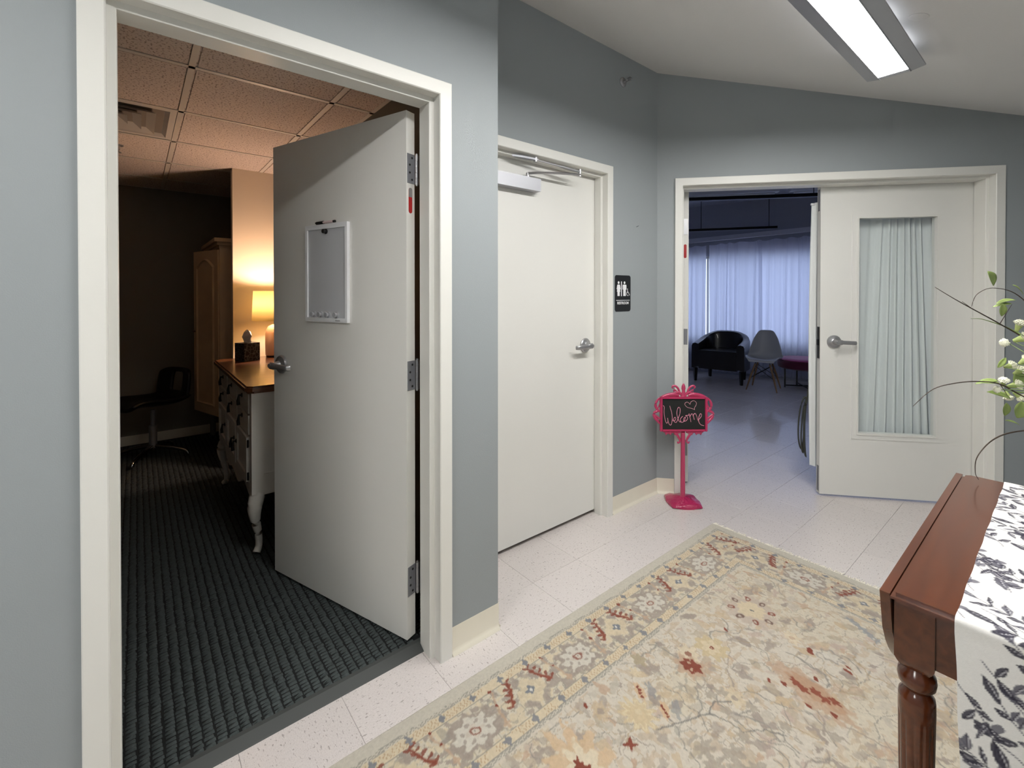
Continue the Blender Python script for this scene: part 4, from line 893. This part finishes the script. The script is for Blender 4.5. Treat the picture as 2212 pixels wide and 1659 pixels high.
def rug():
    W, L = 1.86, 2.76; st = .0036; nu, nv = int(W/st), int(L/st)
    a, b = np.meshgrid(np.linspace(0,W,nu), np.linspace(0,L,nv), indexing='ij'); a = a.ravel(); b = b.ravel(); P = Paint(a, b, CRM, .0035, .012)
    e = np.minimum(np.minimum(a,W-a), np.minimum(b,L-b)); side = np.argmin(np.stack([a,W-a,b,L-b]), 0)
    t = np.where(side < 2, b, a); et = e+(vnoise(a,b,.02,5)-.5)*.004; tt = t+(vnoise(a,b,.02,6)-.5)*.006
    n1 = vnoise(a,b,.015,7); n2 = vnoise(a,b,.03,8); n3 = vnoise(a,b,.005,9)
    allm = np.arange(len(a))
    def band(m_, col, k=1.): i = allm[m_]; P.put(i, np.full(len(i), k), col)
    # outer plain band, guilloche, yellow band, main border, yellow band, guilloche, field
    band(e < .047, (192,185,168))
    def guil(c, w_):
        z = (et-c)/w_; s_ = np.sin(tt*2*PI/.034); m_ = (np.abs(z) < 1)
        band(m_, (190,182,164), .6); band(m_ & (np.abs(z-.65*s_) < .22), DKG, .6); band(m_ & (np.abs(z+.65*s_) < .22), DKG, .6); band((np.abs(np.abs(z)-1.05) < .12), DKG, .55)
    band((et > .062) & (et < .098), YEL, .85); band((et > .252) & (et < .285), YEL, .85)
    for lo_, hi_ in ((.066,.092),(.257,.281)):
        m_ = (et > lo_) & (et < hi_); ph = (tt/.0135) % 1; band(m_ & (np.abs(ph-.5+.25*np.sin((et-lo_)*400)) < .13) & (n2 > .3), (176,140,96), .8)
    guil(.0545, .006); guil(.2925, .0065)
    for c in (.0975,.252,.286): band(np.abs(et-c) < .0018, LIN, .8)
    mb = (et > .0995) & (et < .2505)
    band(mb, (198,188,164), .6); band(mb & (n1 > .57), TAU, .85); band(mb & (n1 < .33), YEL, .7); band(mb & (np.abs(n2-.5) < .035), LIN, .55); band(mb & (np.abs(n1-.52) < .022), (150,140,122), .7)
    # repeats along left, right, far, near borders
    def place(sd, tpos, epos):
        return {'l': (epos,tpos), 'r': (W-epos,tpos), 'f': (tpos,epos), 'n': (tpos,L-epos)}[sd]
    def loc(sd, T0, E0, kind):
        q = lambda dt, de: place(sd, T0+dt, E0+de)
        ax = 0 if sd in 'fn' else PI/2
        if kind == 'ring':
            P.blob(*q(0,0), .094, .068, TAU, ax, .9, .3, 8, .14); P.blob(*q(0,0), .070, .050, (200,193,178), ax, 1, .2, 8, .16)
            for k_ in range(8): an = 2*PI*k_/8+.3; P.blob(*q(.044*math.cos(an),.030*math.sin(an)), .009, .006, TAU, an, .8)
            P.blob(*q(0,0), .030, .020, (196,184,166), ax, 1, .3, 4, .2); P.blob(*q(0,.001), .0155, .011, REDB, ax, .85, ring=.32); P.blob(*q(0,0), .004, .003, LIN)
        if kind == 'dia':
            P.blob(*q(0,0), .055, .055, YEL, 0, .75, .4, 4, .15); P.blob(*q(0,0), .019, .015, BLU, ax, 1, .3, 4, .2); P.blob(*q(0,0), .007, .006, (206,202,196))
            for sg in (-1,1): P.blob(*q(sg*.035,.045), .03, .014, TAU, ax+sg*.6, .7); P.blob(*q(sg*.03,-.05), .026, .010, TAU, ax-sg*.5, .7)
            for sg in (-1,1):   # red sprigs
                p0, p1, p2 = q(sg*.050,-.072), q(sg*.060,-.035), q(sg*.088,.012)
                P.line([p0,p1], .0052, REDB); P.line([p1,p2], .0072, (150,70,42))
                for k_ in range(5):
                    f = k_/4; m0 = (p0[0]+(p2[0]-p0[0])*f, p0[1]+(p2[1]-p0[1])*f)
                    for s2 in (-1,1): 
                        dt_, de_ = .010*s2, -.006+.003*s2; qq = place(sd, 0, 0); d_ = place(sd, dt_, de_); o_ = place(sd, 0, 0); P.blob(m0[0]+(d_[0]-o_[0]), m0[1]+(d_[1]-o_[1]), .0115, .0056, REDB, ax+.5*s2, .9)
                P.blob(*q(sg*.118,-.080), .007, .006, REDB)
                P.line([q(sg*.115,-.07), q(sg*.135,.0), q(sg*.14,.04)], .005, TAN, .8); P.blob(*q(sg*.128,-.025), .006, .0055, REDB); P.blob(*q(sg*.14,.045), .014, .012, TAN, 0, .8, .3, 4, .3)
    for sd, Lm, ph, per in (('l',L,.6645-.467,.467),('r',L,.6645-.467,.467),('f',W,.319,.458),('n',W,.319,.458)):
        k_ = 0
        while ph+k_*per < Lm-.2:
            if ph+k_*per > .17: loc(sd, ph+k_*per, .177, 'dia')
            if .25 < ph+(k_+.5)*per < Lm-.25: loc(sd, ph+(k_+.5)*per, .179, 'ring')
            k_ += 1
        p4 = per/4; k_ = 0; t0 = (ph-.058)
        while t0 > .08: t0 -= p4
        while t0+k_*p4 < Lm-.05:
            T0 = t0+k_*p4
            if T0 > .05:
                P.blob(*place(sd,T0,.078), .0145, .012, BLU, 0, .95, .3, 4, .22)
                if .28 < T0 < Lm-.28: P.blob(*place(sd,T0,.268), .0145, .012, BLU, 0, .9, .3, 4, .22)
            k_ += 1
    # ---- field
    fi = e > .305
    band(fi, (202,192,174), .8); band(fi & (vnoise(a,b,.25,21) > .52), (203,190,160), .5); band(fi & (np.abs(vnoise(a,b,.045,22)-.5) < .014), LIN, .5); band(fi & (np.abs(vnoise(a,b,.024,26)-.5) < .030) & (vnoise(a,b,.2,27) > .42), (176,154,122), .7); band(fi & (np.abs(vnoise(a,b,.033,28)-.5) < .022) & (vnoise(a,b,.16,29) > .5), (158,146,132), .7); band(fi & (vnoise(a,b,.018,34) > .72), (190,166,134), .6)
    rr = random.Random(5)
    def inf(x, y, g=.03): return .305+g < x < W-.305-g and .305+g < y < L-.305-g
    pal = [TAU,TAU,(184,166,142),GLD,TAN,(176,160,134),PNK,(186,176,158)]
    for _ in range(1250):
        x, y = rr.uniform(.31,W-.31), rr.uniform(.31,L-.31)
        if not inf(x,y,.012): continue
        s_ = rr.uniform(.008,.024); P.blob(x, y, s_*1.5, s_*.75, rr.choice(pal), rr.uniform(0,PI), rr.uniform(.5,.95), .3, rr.choice([0,3,4]), .3)
    for _ in range(230):
        x, y = rr.uniform(.32,W-.32), rr.uniform(.32,L-.32); an = rr.uniform(0,2*PI); p = [(x,y)]
        for k_ in range(rr.randint(4,9)):
            an += rr.uniform(-.9,.9); x += .022*math.cos(an); y += .022*math.sin(an)
            if not inf(x,y,.008): break
            p.append((x,y))
        P.line(p, rr.choice([.0018,.0022,.003]), rr.choice([LIN,LIN,TAU,(174,150,112)]), .85)
    for _ in range(14):
        x, y = rr.uniform(.36,W-.36), rr.uniform(.4,L-.4); s_ = rr.uniform(.03,.05)
        P.blob(x, y, s_, s_*.8, rr.choice([GLD,YEL,(214,196,160)]), rr.uniform(0,PI), .75, .3, rr.choice([6,8]), .2); P.blob(x, y, s_*.95, s_*.76, TAN, 0, .6, ring=.07, pet=8, pd=.2); P.blob(x, y, .012, .01, rr.choice([TAU,REDB,TAN]), 0, .8)
    # measured motifs
    P.blob(.482,.602,.105,.10,(188,170,152),0,.85,.25,9,.14); P.blob(.482,.602,.058,.052,YEL,0,1,.2,12,.08); P.blob(.482,.602,.008,.006,DKG)
    for k_ in range(8):
        an = 2*PI*k_/8+.2; P.blob(.482+.078*math.cos(an),.602+.074*math.sin(an),.012,.009,REDB if k_ % 2 else (120,90,78),an,.95,ring=.45 if k_ % 2 else .5)
    P.blob(.478,.936,.060,.056,(196,174,128),0,.95,.2,8,.2); P.blob(.478,.936,.036,.034,YEL,0,1,.3,6,.2); P.blob(.478,.936,.010,.009,REDB); P.blob(.478,.936,.004,.004,YEL)
    P.blob(.470,1.082,.052,.048,TAN,0,.9,.25,7,.2); P.blob(.473,1.078,.034,.030,REDB,0,1,.2,7,.2); P.blob(.462,1.070,.007,.006,TAN); P.blob(.482,1.092,.008,.006,TAN)
    for (x,y),(c,ra,rb,ro) in {(.79,.861):(TAN,.15,.058,.25),(.80,.85):((186,144,108),.10,.036,.2)}.items(): P.blob(x,y,ra,rb,c,ro,.85,.3,9,.14)
    for x, y in ((.74,.86),(.77,.87),(.80,.852),(.83,.862),(.855,.845)): P.blob(x,y,.020,.012,(150,72,44),.4,1,.3,5,.25)
    for x, y in ((.724,.654),(.84,.644),(.783,.792),(.682,.923),(.806,.931),(.466,.802),(.339,1.501),(.72,.90),(.87,.905)): P.blob(x,y,.013,.007,REDB,.6,1,.3,pt=.5)
    P.blob(.724,.664,.018,.010,REDB,.9); P.blob(.846,.665,.016,.008,REDB,.4)
    P.blob(.784,.631,.034,.026,(150,142,136),0,.8,ring=.22,pet=7,pd=.2); P.blob(.784,.631,.026,.02,(200,194,180),0,.8,.3,6,.2)
    for k_ in range(6): P.blob(.77+.02*k_,.34+.012*k_,.02,.012,(138,144,150),.3*k_,.75,.4,5,.3)
    P.blob(.466,1.389,.060,.052,(202,178,134),0,.9,.2,11,.24); P.blob(.466,1.389,.046,.040,(212,196,156),0,.8,ring=.12,pet=11,pd=.2); P.blob(.462,1.385,.012,.010,YEL)
    for x, y, ro in ((.42,1.315,.5),(.516,1.314,.8)):
        P.blob(x,y,.036,.016,(206,170,126),ro,.9,.3,7,.15)
        for k_ in range(4): P.blob(x-.018+.012*k_,y-.010+.007*k_,.006,.0055,REDB,ro,1,.3)
        P.blob(x+.02,y-.035,.034,.015,(138,140,142),ro,.7,.4,5,.3)
    P.blob(.466,1.648,.120,.085,(206,172,128),.1,.85,.2,9,.3); P.blob(.470,1.650,.075,.05,(214,200,170),.1,.9,.3,7,.25)
    for k_ in range(5): P.blob(.452+.012*k_,1.655+.008*math.sin(k_*2),.017,.013,REDB,k_,1,.3,5,.3)
    P.blob(.513,1.494,.024,.007,REDB,.75,1,.3); P.blob(.513,1.494,.022,.007,REDB,-.75,1,.3)
    P.blob(.336,1.201,.030,.022,(170,154,122),.3,.95,.2,5,.25); P.blob(.36,1.26,.022,.017,YEL,0,.9,.3,6,.3)
    P.line([(.535,1.39),(.575,1.30),(.61,1.21),(.60,1.16),(.635,1.11)], .0032, DKG, .9); P.line([(.61,1.21),(.66,1.19),(.71,1.19),(.75,1.13),(.80,1.10)], .0026, DKG, .8)
    for x, y in ((.715,1.204),(.64,1.16),(.60,1.10),(.69,1.08),(.785,1.069),(.897,.99),(.58,1.14)): P.blob(x,y,.020,.015,(168,156,138),x*9,.85,.2,5,.2)
    for x, y in ((.66,1.33),(.70,1.36),(.75,1.32),(.72,1.28),(.79,1.27)): P.blob(x,y,.036,.022,(160,148,132),x*7,.75,.25,6,.3)
    # knotted pile: small variation
    lum = P.rgb @ np.array([.25,.6,.15]); P.rgb = P.rgb*.76+lum[:,None]*.24*np.array([1.03,1.0,.95])
    P.rgb *= .95*(1+(n3[:,None]-.5)*.16+(vnoise(a,b,.5,31)[:,None]-.5)*.05)
    Z = .007+(vnoise(a,b,.007,33)-.5)*.0012; edge = np.clip(e/.004,0,1); Z = Z*edge+.0006*(1-edge)
    V = np.stack([a+.135, 2.642-b, Z+.001], -1)
    t_ = tag(empty('area_rug', (0,0,0)), 'cream oriental rug with floral field and rust, blue and gold border', 'rug')
    o = grid_mesh('pile', V, nu, nv, M_rug, t_)
    at = o.data.color_attributes.new('pattern', 'FLOAT_COLOR', 'POINT'); at.data.foreach_set('color', np.concatenate([P.rgb, np.ones((len(a),1))], 1).astype(np.float32).ravel())
    bm = new(); bx(bm, (.137,2.642-L+.002,.0002), (.135+W-.002,2.640,.0022)); obj('backing', bm, M_fringe, t_)
    # fringe at the far and near ends
    bm = new(); rr = random.Random(2); x = .14
    while x < .135+W:
        ln = rr.uniform(.014,.034); k_ = rr.uniform(-.01,.01); z = .002
        tube(bm, [(x,2.640,.004),(x+k_*.5,2.640+ln*.6,z+.001),(x+k_+rr.uniform(-.006,.006),2.640+ln,z)], [.0032,.0026,.0014], 5)
        x += rr.uniform(.003,.007)
    o = obj('fringe', bm, M_fringe, t_); o['kind'] = 'stuff'
rug()

# ------------------------------------------------------------------ drop-leaf table, runner, flowers
TZ = .76; tx0, tx1, ty0, ty1 = 1.235, 1.80, 1.190, 2.172
tb = tag(empty('drop_leaf_table', (tx0,ty0,0)), 'cherry-stained drop-leaf table with turned reeded legs at the right', 'table')
def T_(x, y): return (x-tx0, y-ty0)
bm = new(); w_, l_ = tx1-tx0, ty1-ty0; c = .022
prism(bm, [(.0175,0),(w_-.0175,0),(w_-.0175,l_),(c+.012,l_),(.0175,l_-c*.7)], TZ-.020, TZ)
bmesh.ops.bevel(bm, geom=[e for e in bm.edges if all(abs(v.co.z-TZ) < 1e-5 for v in e.verts) or all(abs(v.co.z-TZ+.020) < 1e-5 for v in e.verts)], offset=.0075, segments=4, affect='EDGES')
obj('tabletop', bm, M_cherry, tb, smooth=50)
def leaf_poly():
    p = []; h = .295
    for k in range(41):
        t = -1+2*k/40; p.append((l_/2+t*l_/2*1.0, TZ-.004-h*max(0,1-abs(t)**2.3)**.55))
    return [(l_,TZ-.004)]+[(0,TZ-.004)]+p[1:-1] if False else p
for x in (.0, w_-.0165):
    bm = new(); prism(bm, leaf_poly(), x, x+.0165, 'x'); obj('drop_leaf', bm, M_cherry, tb, bev=.003, smooth=50)
bm = new(); bx(bm, (.040,.036,.62), (w_-.04,.056,TZ-.020)); bx(bm, (.040,l_-.056,.62), (w_-.04,l_-.036,TZ-.020)); bx(bm, (.021,.0895,.60), (.040,l_-.0895,TZ-.020)); bx(bm, (w_-.040,.0895,.60), (w_-.021,l_-.0895,TZ-.020)); obj('apron', bm, M_cherry, tb)
def table_leg(x, y):
    bm = new(); h = .0315; lo = .602
    r = [[bm.verts.new((sx*hh,sy*hh,z)) for sx, sy in ((-1,-1),(1,-1),(1,1),(-1,1))] for hh, z in ((.022,lo-.004),(h-.004,lo+.006),(h,lo+.016),(h,TZ-.0205))]
    for a, b in zip(r, r[1:]):
        for i in range(4): bm.faces.new([a[i], a[(i+1)%4], b[(i+1)%4], b[i]])
    bm.faces.new(r[0][::-1]); bm.faces.new(r[-1])
    prof = [(.020,.600),(.024,.592),(.0305,.585),(.032,.574),(.030,.562),(.024,.555),(.0215,.551),(.024,.546),(.029,.540),(.030,.530)]
    lathe(bm, prof[::-1], seg=48)
    segs = 60; rings = []
    for r0, z, fd in ((.030,.532,0),(.0305,.515,0),(.0302,.500,.0),(.0300,.488,.09),(.029,.40,.10),(.026,.25,.10),(.0225,.12,.10),(.0225,.10,0),(.020,.095,0),(.026,.085,0),(.024,.07,0),(.016,.055,0),(.015,.03,0),(.018,.0,0)):
        rings.append([bm.verts.new((r0*(1-fd*(1-abs(math.sin(6*2*PI*k/segs)))**2)*math.cos(2*PI*k/segs), r0*(1-fd*(1-abs(math.sin(6*2*PI*k/segs)))**2)*math.sin(2*PI*k/segs), z)) for k in range(segs)])
    for a, b in zip(rings, rings[1:]):
        for k in range(segs): bm.faces.new([a[k], a[(k+1)%segs], b[(k+1)%segs], b[k]])
    bm.faces.new(rings[-1]); o = obj('leg', bm, M_cherry, tb, smooth=38); o.location = (x,y,.009); o.scale = (1,1,(TZ-.0205-.009)/(TZ-.0205))
for x in (.0505, w_-.0505):
    for y in (.0575, l_-.0575): table_leg(x, y)

# runner cloth
def runner():
    x0, x1 = 1.349, 1.69; drop = .46; st = .0022; Lt = ty1-ty0; n_w = int((x1-x0)/st); tot = Lt+2*drop; n_l = int(tot/st)
    u, v_ = np.meshgrid(np.linspace(0,x1-x0,n_w), np.linspace(0,tot,n_l), indexing='ij'); u = u.ravel(); v_ = v_.ravel(); P = Paint(u, v_, (232,230,226), .0012, .012)
    rr = random.Random(9); K1=(66,64,76); K2=(104,102,112); K3=(48,46,58)
    def leafs(x, y, ln, wd, an): 
        cx, cy = x+math.cos(an)*ln/2, y+math.sin(an)*ln/2
        P.blob(cx, cy, ln/2, wd, K1 if rr.random() < .7 else K2, an, .95, .3, pt=.45)
        P.line([(x+math.cos(an)*ln*.25+wd*.3, y+math.sin(an)*ln*.25), (x+math.cos(an)*ln*.75+wd*.25, y+math.sin(an)*ln*.75)], .0011, (200,198,202), .75)
        P.line([(x,y),(x+math.cos(an)*ln*.95, y+math.sin(an)*ln*.95)], .0008, K3, .8)
    def motif(x, y, an, s):
        p = [(x,y)]; a = an; n = rr.randint(4,6)
        for k_ in range(n):
            a += rr.uniform(-.25,.3); x += math.cos(a)*.024*s; y += math.sin(a)*.024*s; p.append((x,y))
        P.line(p, .0013, K2, .95)
        for k_, (px_, py_) in enumerate(p[1:-1]):
            for sg in (-1,1):
                if rr.random() < .85: leafs(px_, py_, rr.uniform(.022,.040)*s, rr.uniform(.0045,.0078)*s, a+sg*rr.uniform(.5,1.0))
        leafs(p[-1][0], p[-1][1], .048*s, .009*s, a)
        if rr.random() < .6:
            q = p[1]; P.blob(q[0]-.010*s, q[1]+.010*s, .012*s, .010*s, K1, 0, .95, .3, 5, .15); P.blob(q[0]-.008*s, q[1]+.012*s, .005*s, .003*s, (190,188,194), .4, .8); P.blob(q[0]+.006*s, q[1]+.018*s, .009*s, .007*s, K2, .6, .9)
    y = .01; r_ = 0
    while y < tot:
        x = rr.uniform(-.03,.02)+(.035 if r_ % 2 else 0)
        while x < x1-x0:
            motif(x+rr.uniform(-.008,.008), y+rr.uniform(-.01,.01), rr.choice([-.65,-.5,-.9,2.4,2.2])+rr.uniform(-.25,.25), rr.uniform(.95,1.15)); x += rr.uniform(.075,.09)
        y += .058; r_ += 1
    P.rgb *= 1+(vnoise(u,v_,.002,3)[:,None]-.5)*.06
    # path over the table: hanging, bend, flat, bend, hanging
    e = .010; s_ = v_; Y = np.zeros_like(s_); Z = np.zeros_like(s_); o_ = .003; top = TZ+.0022; r0 = .011
    h0 = drop; yA = ty0-o_; yB = ty1+o_
    arc = r0*PI/2
    m1 = s_ < h0; Y[m1] = yA; Z[m1] = top-r0-(h0-s_[m1])
    m2 = (s_ >= h0) & (s_ < h0+arc); q = (s_[m2]-h0)/r0; Y[m2] = yA+r0*(1-np.cos(q)); Z[m2] = top-r0+r0*np.sin(q)
    sB = h0+arc+(yB-yA-2*r0); m3 = (s_ >= h0+arc) & (s_ < sB); Y[m3] = yA+r0+(s_[m3]-h0-arc); Z[m3] = top
    m4 = (s_ >= sB) & (s_ < sB+arc); q = (s_[m4]-sB)/r0; Y[m4] = yB-r0+r0*np.sin(q); Z[m4] = top-r0+r0*np.cos(q)
    m5 = s_ >= sB+arc; Y[m5] = yB; Z[m5] = top-r0-(s_[m5]-sB-arc)
    hang = np.clip((top-.03-Z)/.3,0,1); sway = hang*(.010+.010*np.sin(u*28+1)); Y = Y-np.where(s_ < tot/2, sway, -sway)
    X = x0+u+.0007*np.sin(s_*38)*np.clip(1-u/.03,0,1)+.012*np.where(s_ < tot/2, hang, 0)
    Z = Z+np.where(m3, .0008*(1+np.sin(u*60+s_*9)), 0)
    o = grid_mesh('table_runner', np.stack([X,Y,Z],-1), n_w, n_l, M_runner)
    at = o.data.color_attributes.new('pattern', 'FLOAT_COLOR', 'POINT'); at.data.foreach_set('color', np.concatenate([P.rgb, np.ones((len(u),1))], 1).astype(np.float32).ravel())
    tag(o, 'white table runner printed with dark grey leaf sprays over the table', 'table runner')
runner()

# flower arrangement
fa = tag(empty('flower_arrangement', (1.575,2.02,TZ+.004)), 'artificial arrangement of cream blossoms, green leaves and bare twigs at the right edge', 'flowers')
inv = Matrix.Translation(-Vector((1.575,2.02,TZ+.004)))
def G(p): return tuple(inv @ Vector(p))
bm = new(); lathe(bm, [(.045,0),(.06,.02),(.07,.09),(.062,.15),(.040,.20),(.034,.235),(.044,.25),(.040,.252),(.030,.235)], seg=32); obj('vase', bm, mat('white_vase_glaze', (226,224,220), .25, coat=.4), fa, smooth=60)
mouth = (1.575,2.02,TZ+.25)
tw = [[(1.228,1.818,1.389),(1.255,1.928,1.355),(1.284,2.042,1.322),(1.334,2.183,1.271),(1.394,2.26,1.213),(1.50,2.15,1.10),mouth],
 [(1.282,2.04,1.328),(1.294,2.056,1.369),(1.324,2.172,1.388),(1.38,2.25,1.353),(1.468,2.20,1.20),mouth],
 [(1.26,2.25,1.283),(1.294,2.291,1.277),(1.374,2.34,1.227),(1.48,2.2,1.10),mouth],
 [(1.200,1.700,1.051),(1.231,1.769,1.094),(1.265,1.858,1.106),(1.301,1.982,1.102),(1.341,2.109,1.084),(1.386,2.18,1.044),(1.49,2.13,1.00),mouth],
 [(1.296,2.10,.770),(1.289,2.09,.795),(1.294,2.096,.847),(1.327,2.169,.897),(1.383,2.22,.925),(1.49,2.13,.97),mouth]]
for k, t in enumerate(tw):
    p = spline(t, 8); n = len(p); bm = new(); tube(bm, [G(q) for q in p], list(np.interp(np.linspace(0,1,n), [0,.5,1], [.0007,.0020 if k != 1 else .0012,.0028])), 6); obj('twig', bm, M_twig if k != 2 else M_stem, fa, smooth=60)
for a, b in (((1.284,2.042,1.322),(1.262,2.03,1.345)), ((1.334,2.183,1.271),(1.36,2.19,1.335)), ((1.341,2.109,1.084),(1.355,2.15,1.045))):
    bm = new(); tube(bm, [G(a), G(b)], [.0012,.0006], 5); obj('twig', bm, M_twig, fa)
def add_leaf(c, ln, wd, dr_, nrm, curl=.25, m=M_leaf):
    d = Vector(dr_).normalized(); n = Vector(nrm); s = d.cross(n).normalized(); n = s.cross(d).normalized(); bm = new(); rows = []
    for i in range(11):
        t = i/10; wv = wd*math.sin(PI*min(1,t*.97+.015))**.75*(1-.25*t); cc = Vector(c)+d*(t-.5)*ln-n*curl*ln*(t-.3)**2
        rows.append([bm.verts.new(G(cc+s*wv*q+n*abs(q)*wv*.35)) for q in (-1,-.5,0,.5,1)])
    for a, b in zip(rows, rows[1:]):
        for j in range(4): bm.faces.new([a[j], a[j+1], b[j+1], b[j]])
    o = obj('leaf', bm, m, fa, smooth=80); md = o.modifiers.new('t', 'SOLIDIFY'); md.thickness = .0006
Rr = Rv; Uu = Uv; Ff = Fv
def V3(r, u, f=0): return Rr*r+Uu*u+Ff*f
LV = [((1.317,2.164,1.419),.060,.017,(.75,-.95,.2),(0,.2,-1)), ((1.348,2.201,1.348),.080,.010,(-1,-.05,-.2),(0,1,-.4)), ((1.340,2.185,1.335),.055,.008,(-1,-.12,.1),(0,1,-.6)), ((1.340,2.183,1.316),.045,.012,(.25,-1,.2),(-.3,0,-1)),
 ((1.340,2.188,1.145),.045,.009,(.8,.9,0),(-.5,.3,-1)), ((1.311,2.12,1.088),.062,.011,(-1,-.15,.2),(0,1,-.5)), ((1.320,2.115,1.086),.050,.008,(-1,.05,.1),(0,1,-.8)), ((1.338,2.152,1.045),.068,.015,(-1,.38,.1),(0,.8,-.7)),
 ((1.349,2.197,.991),.045,.012,(.05,-1,.1),(-.3,0,-1)), ((1.377,2.232,1.097),.06,.022,(.7,.7,.1),(-.4,.2,-1)), ((1.379,2.234,.991),.06,.022,(.5,.9,.1),(-.3,.2,-1)), ((1.365,2.216,.950),.065,.006,(1,-.25,.1),(0,.7,-.5)), ((1.373,2.24,1.385),.055,.007,(1,-.6,.1),(0,.7,-.7)),
 ((1.40,2.2,1.16),.06,.02,(.6,.4,.3),(-.3,.5,-1)), ((1.42,2.16,1.05),.06,.02,(-.4,.8,.3),(-.3,.5,-1)), ((1.45,2.1,1.12),.06,.02,(.3,.8,-.3),(.3,.5,-1)), ((1.40,2.25,1.30),.055,.018,(.3,.8,-.3),(.3,.5,-1))]
for c, ln, wd, d, n in LV: add_leaf(c, ln, wd, V3(*d), V3(*n))
FL = [((1.373,2.23,1.263),.018,(.1,.9)), ((1.378,2.235,1.222),.021,(.3,.2)), ((1.348,2.200,1.209),.014,(-1,.1)), ((1.354,2.205,1.134),.015,(.9,.4)), ((1.374,2.229,1.115),.017,(1,.7)), ((1.345,2.16,1.083),.015,(-.2,.6)), ((1.364,2.217,1.070),.018,(.4,.2)), ((1.352,2.195,1.040),.014,(.1,-.8)), ((1.385,2.24,1.150),.018,(1,.9)), ((1.374,2.21,1.040),.015,(.5,-.5)), ((1.335,2.14,1.062),.011,(-1,.1)), ((1.43,2.17,1.19),.02,(.3,.8)), ((1.45,2.13,1.0),.02,(.3,.2))]
rr = random.Random(4)
for c, r, (dx, dy) in FL:
    ax = V3(dx, dy, -.3).normalized(); bm = new(); base = Vector(c)-ax*r*.9; tube(bm, [G(base), G(Vector(c)+ax*r*.2)], [r*.25,r*.55], 8); hd = obj('blossom', bm, M_petalg, fa, smooth=60); bm = new()
    s1 = ax.orthogonal().normalized(); s2 = ax.cross(s1)
    for k in range(64):
        f = (k+.5)/64; ph = k*2.39996; rad = math.sqrt(f)*1.05; dd = (ax*(1.35-.9*f)+(s1*math.cos(ph)+s2*math.sin(ph))*rad).normalized()
        p0 = Vector(c)+dd*r*.35; p1 = Vector(c)+dd*r*(.95+.15*rr.random())+ax*r*.25; tube(bm, [G(p0), G((p0+p1)/2), G(p1)], [.0011,.0016,.0022], 5)
    obj('petals', bm, M_petal, hd, smooth=60)
    bm = new(); mid_ = (Vector(c)*.55+Vector(mouth)*.45)+Vector((-.02,.03,.03)); tube(bm, [G(q) for q in spline([base, mid_, mouth], 5)], .0013, 5); obj('stem', bm, M_stem, fa, smooth=60)
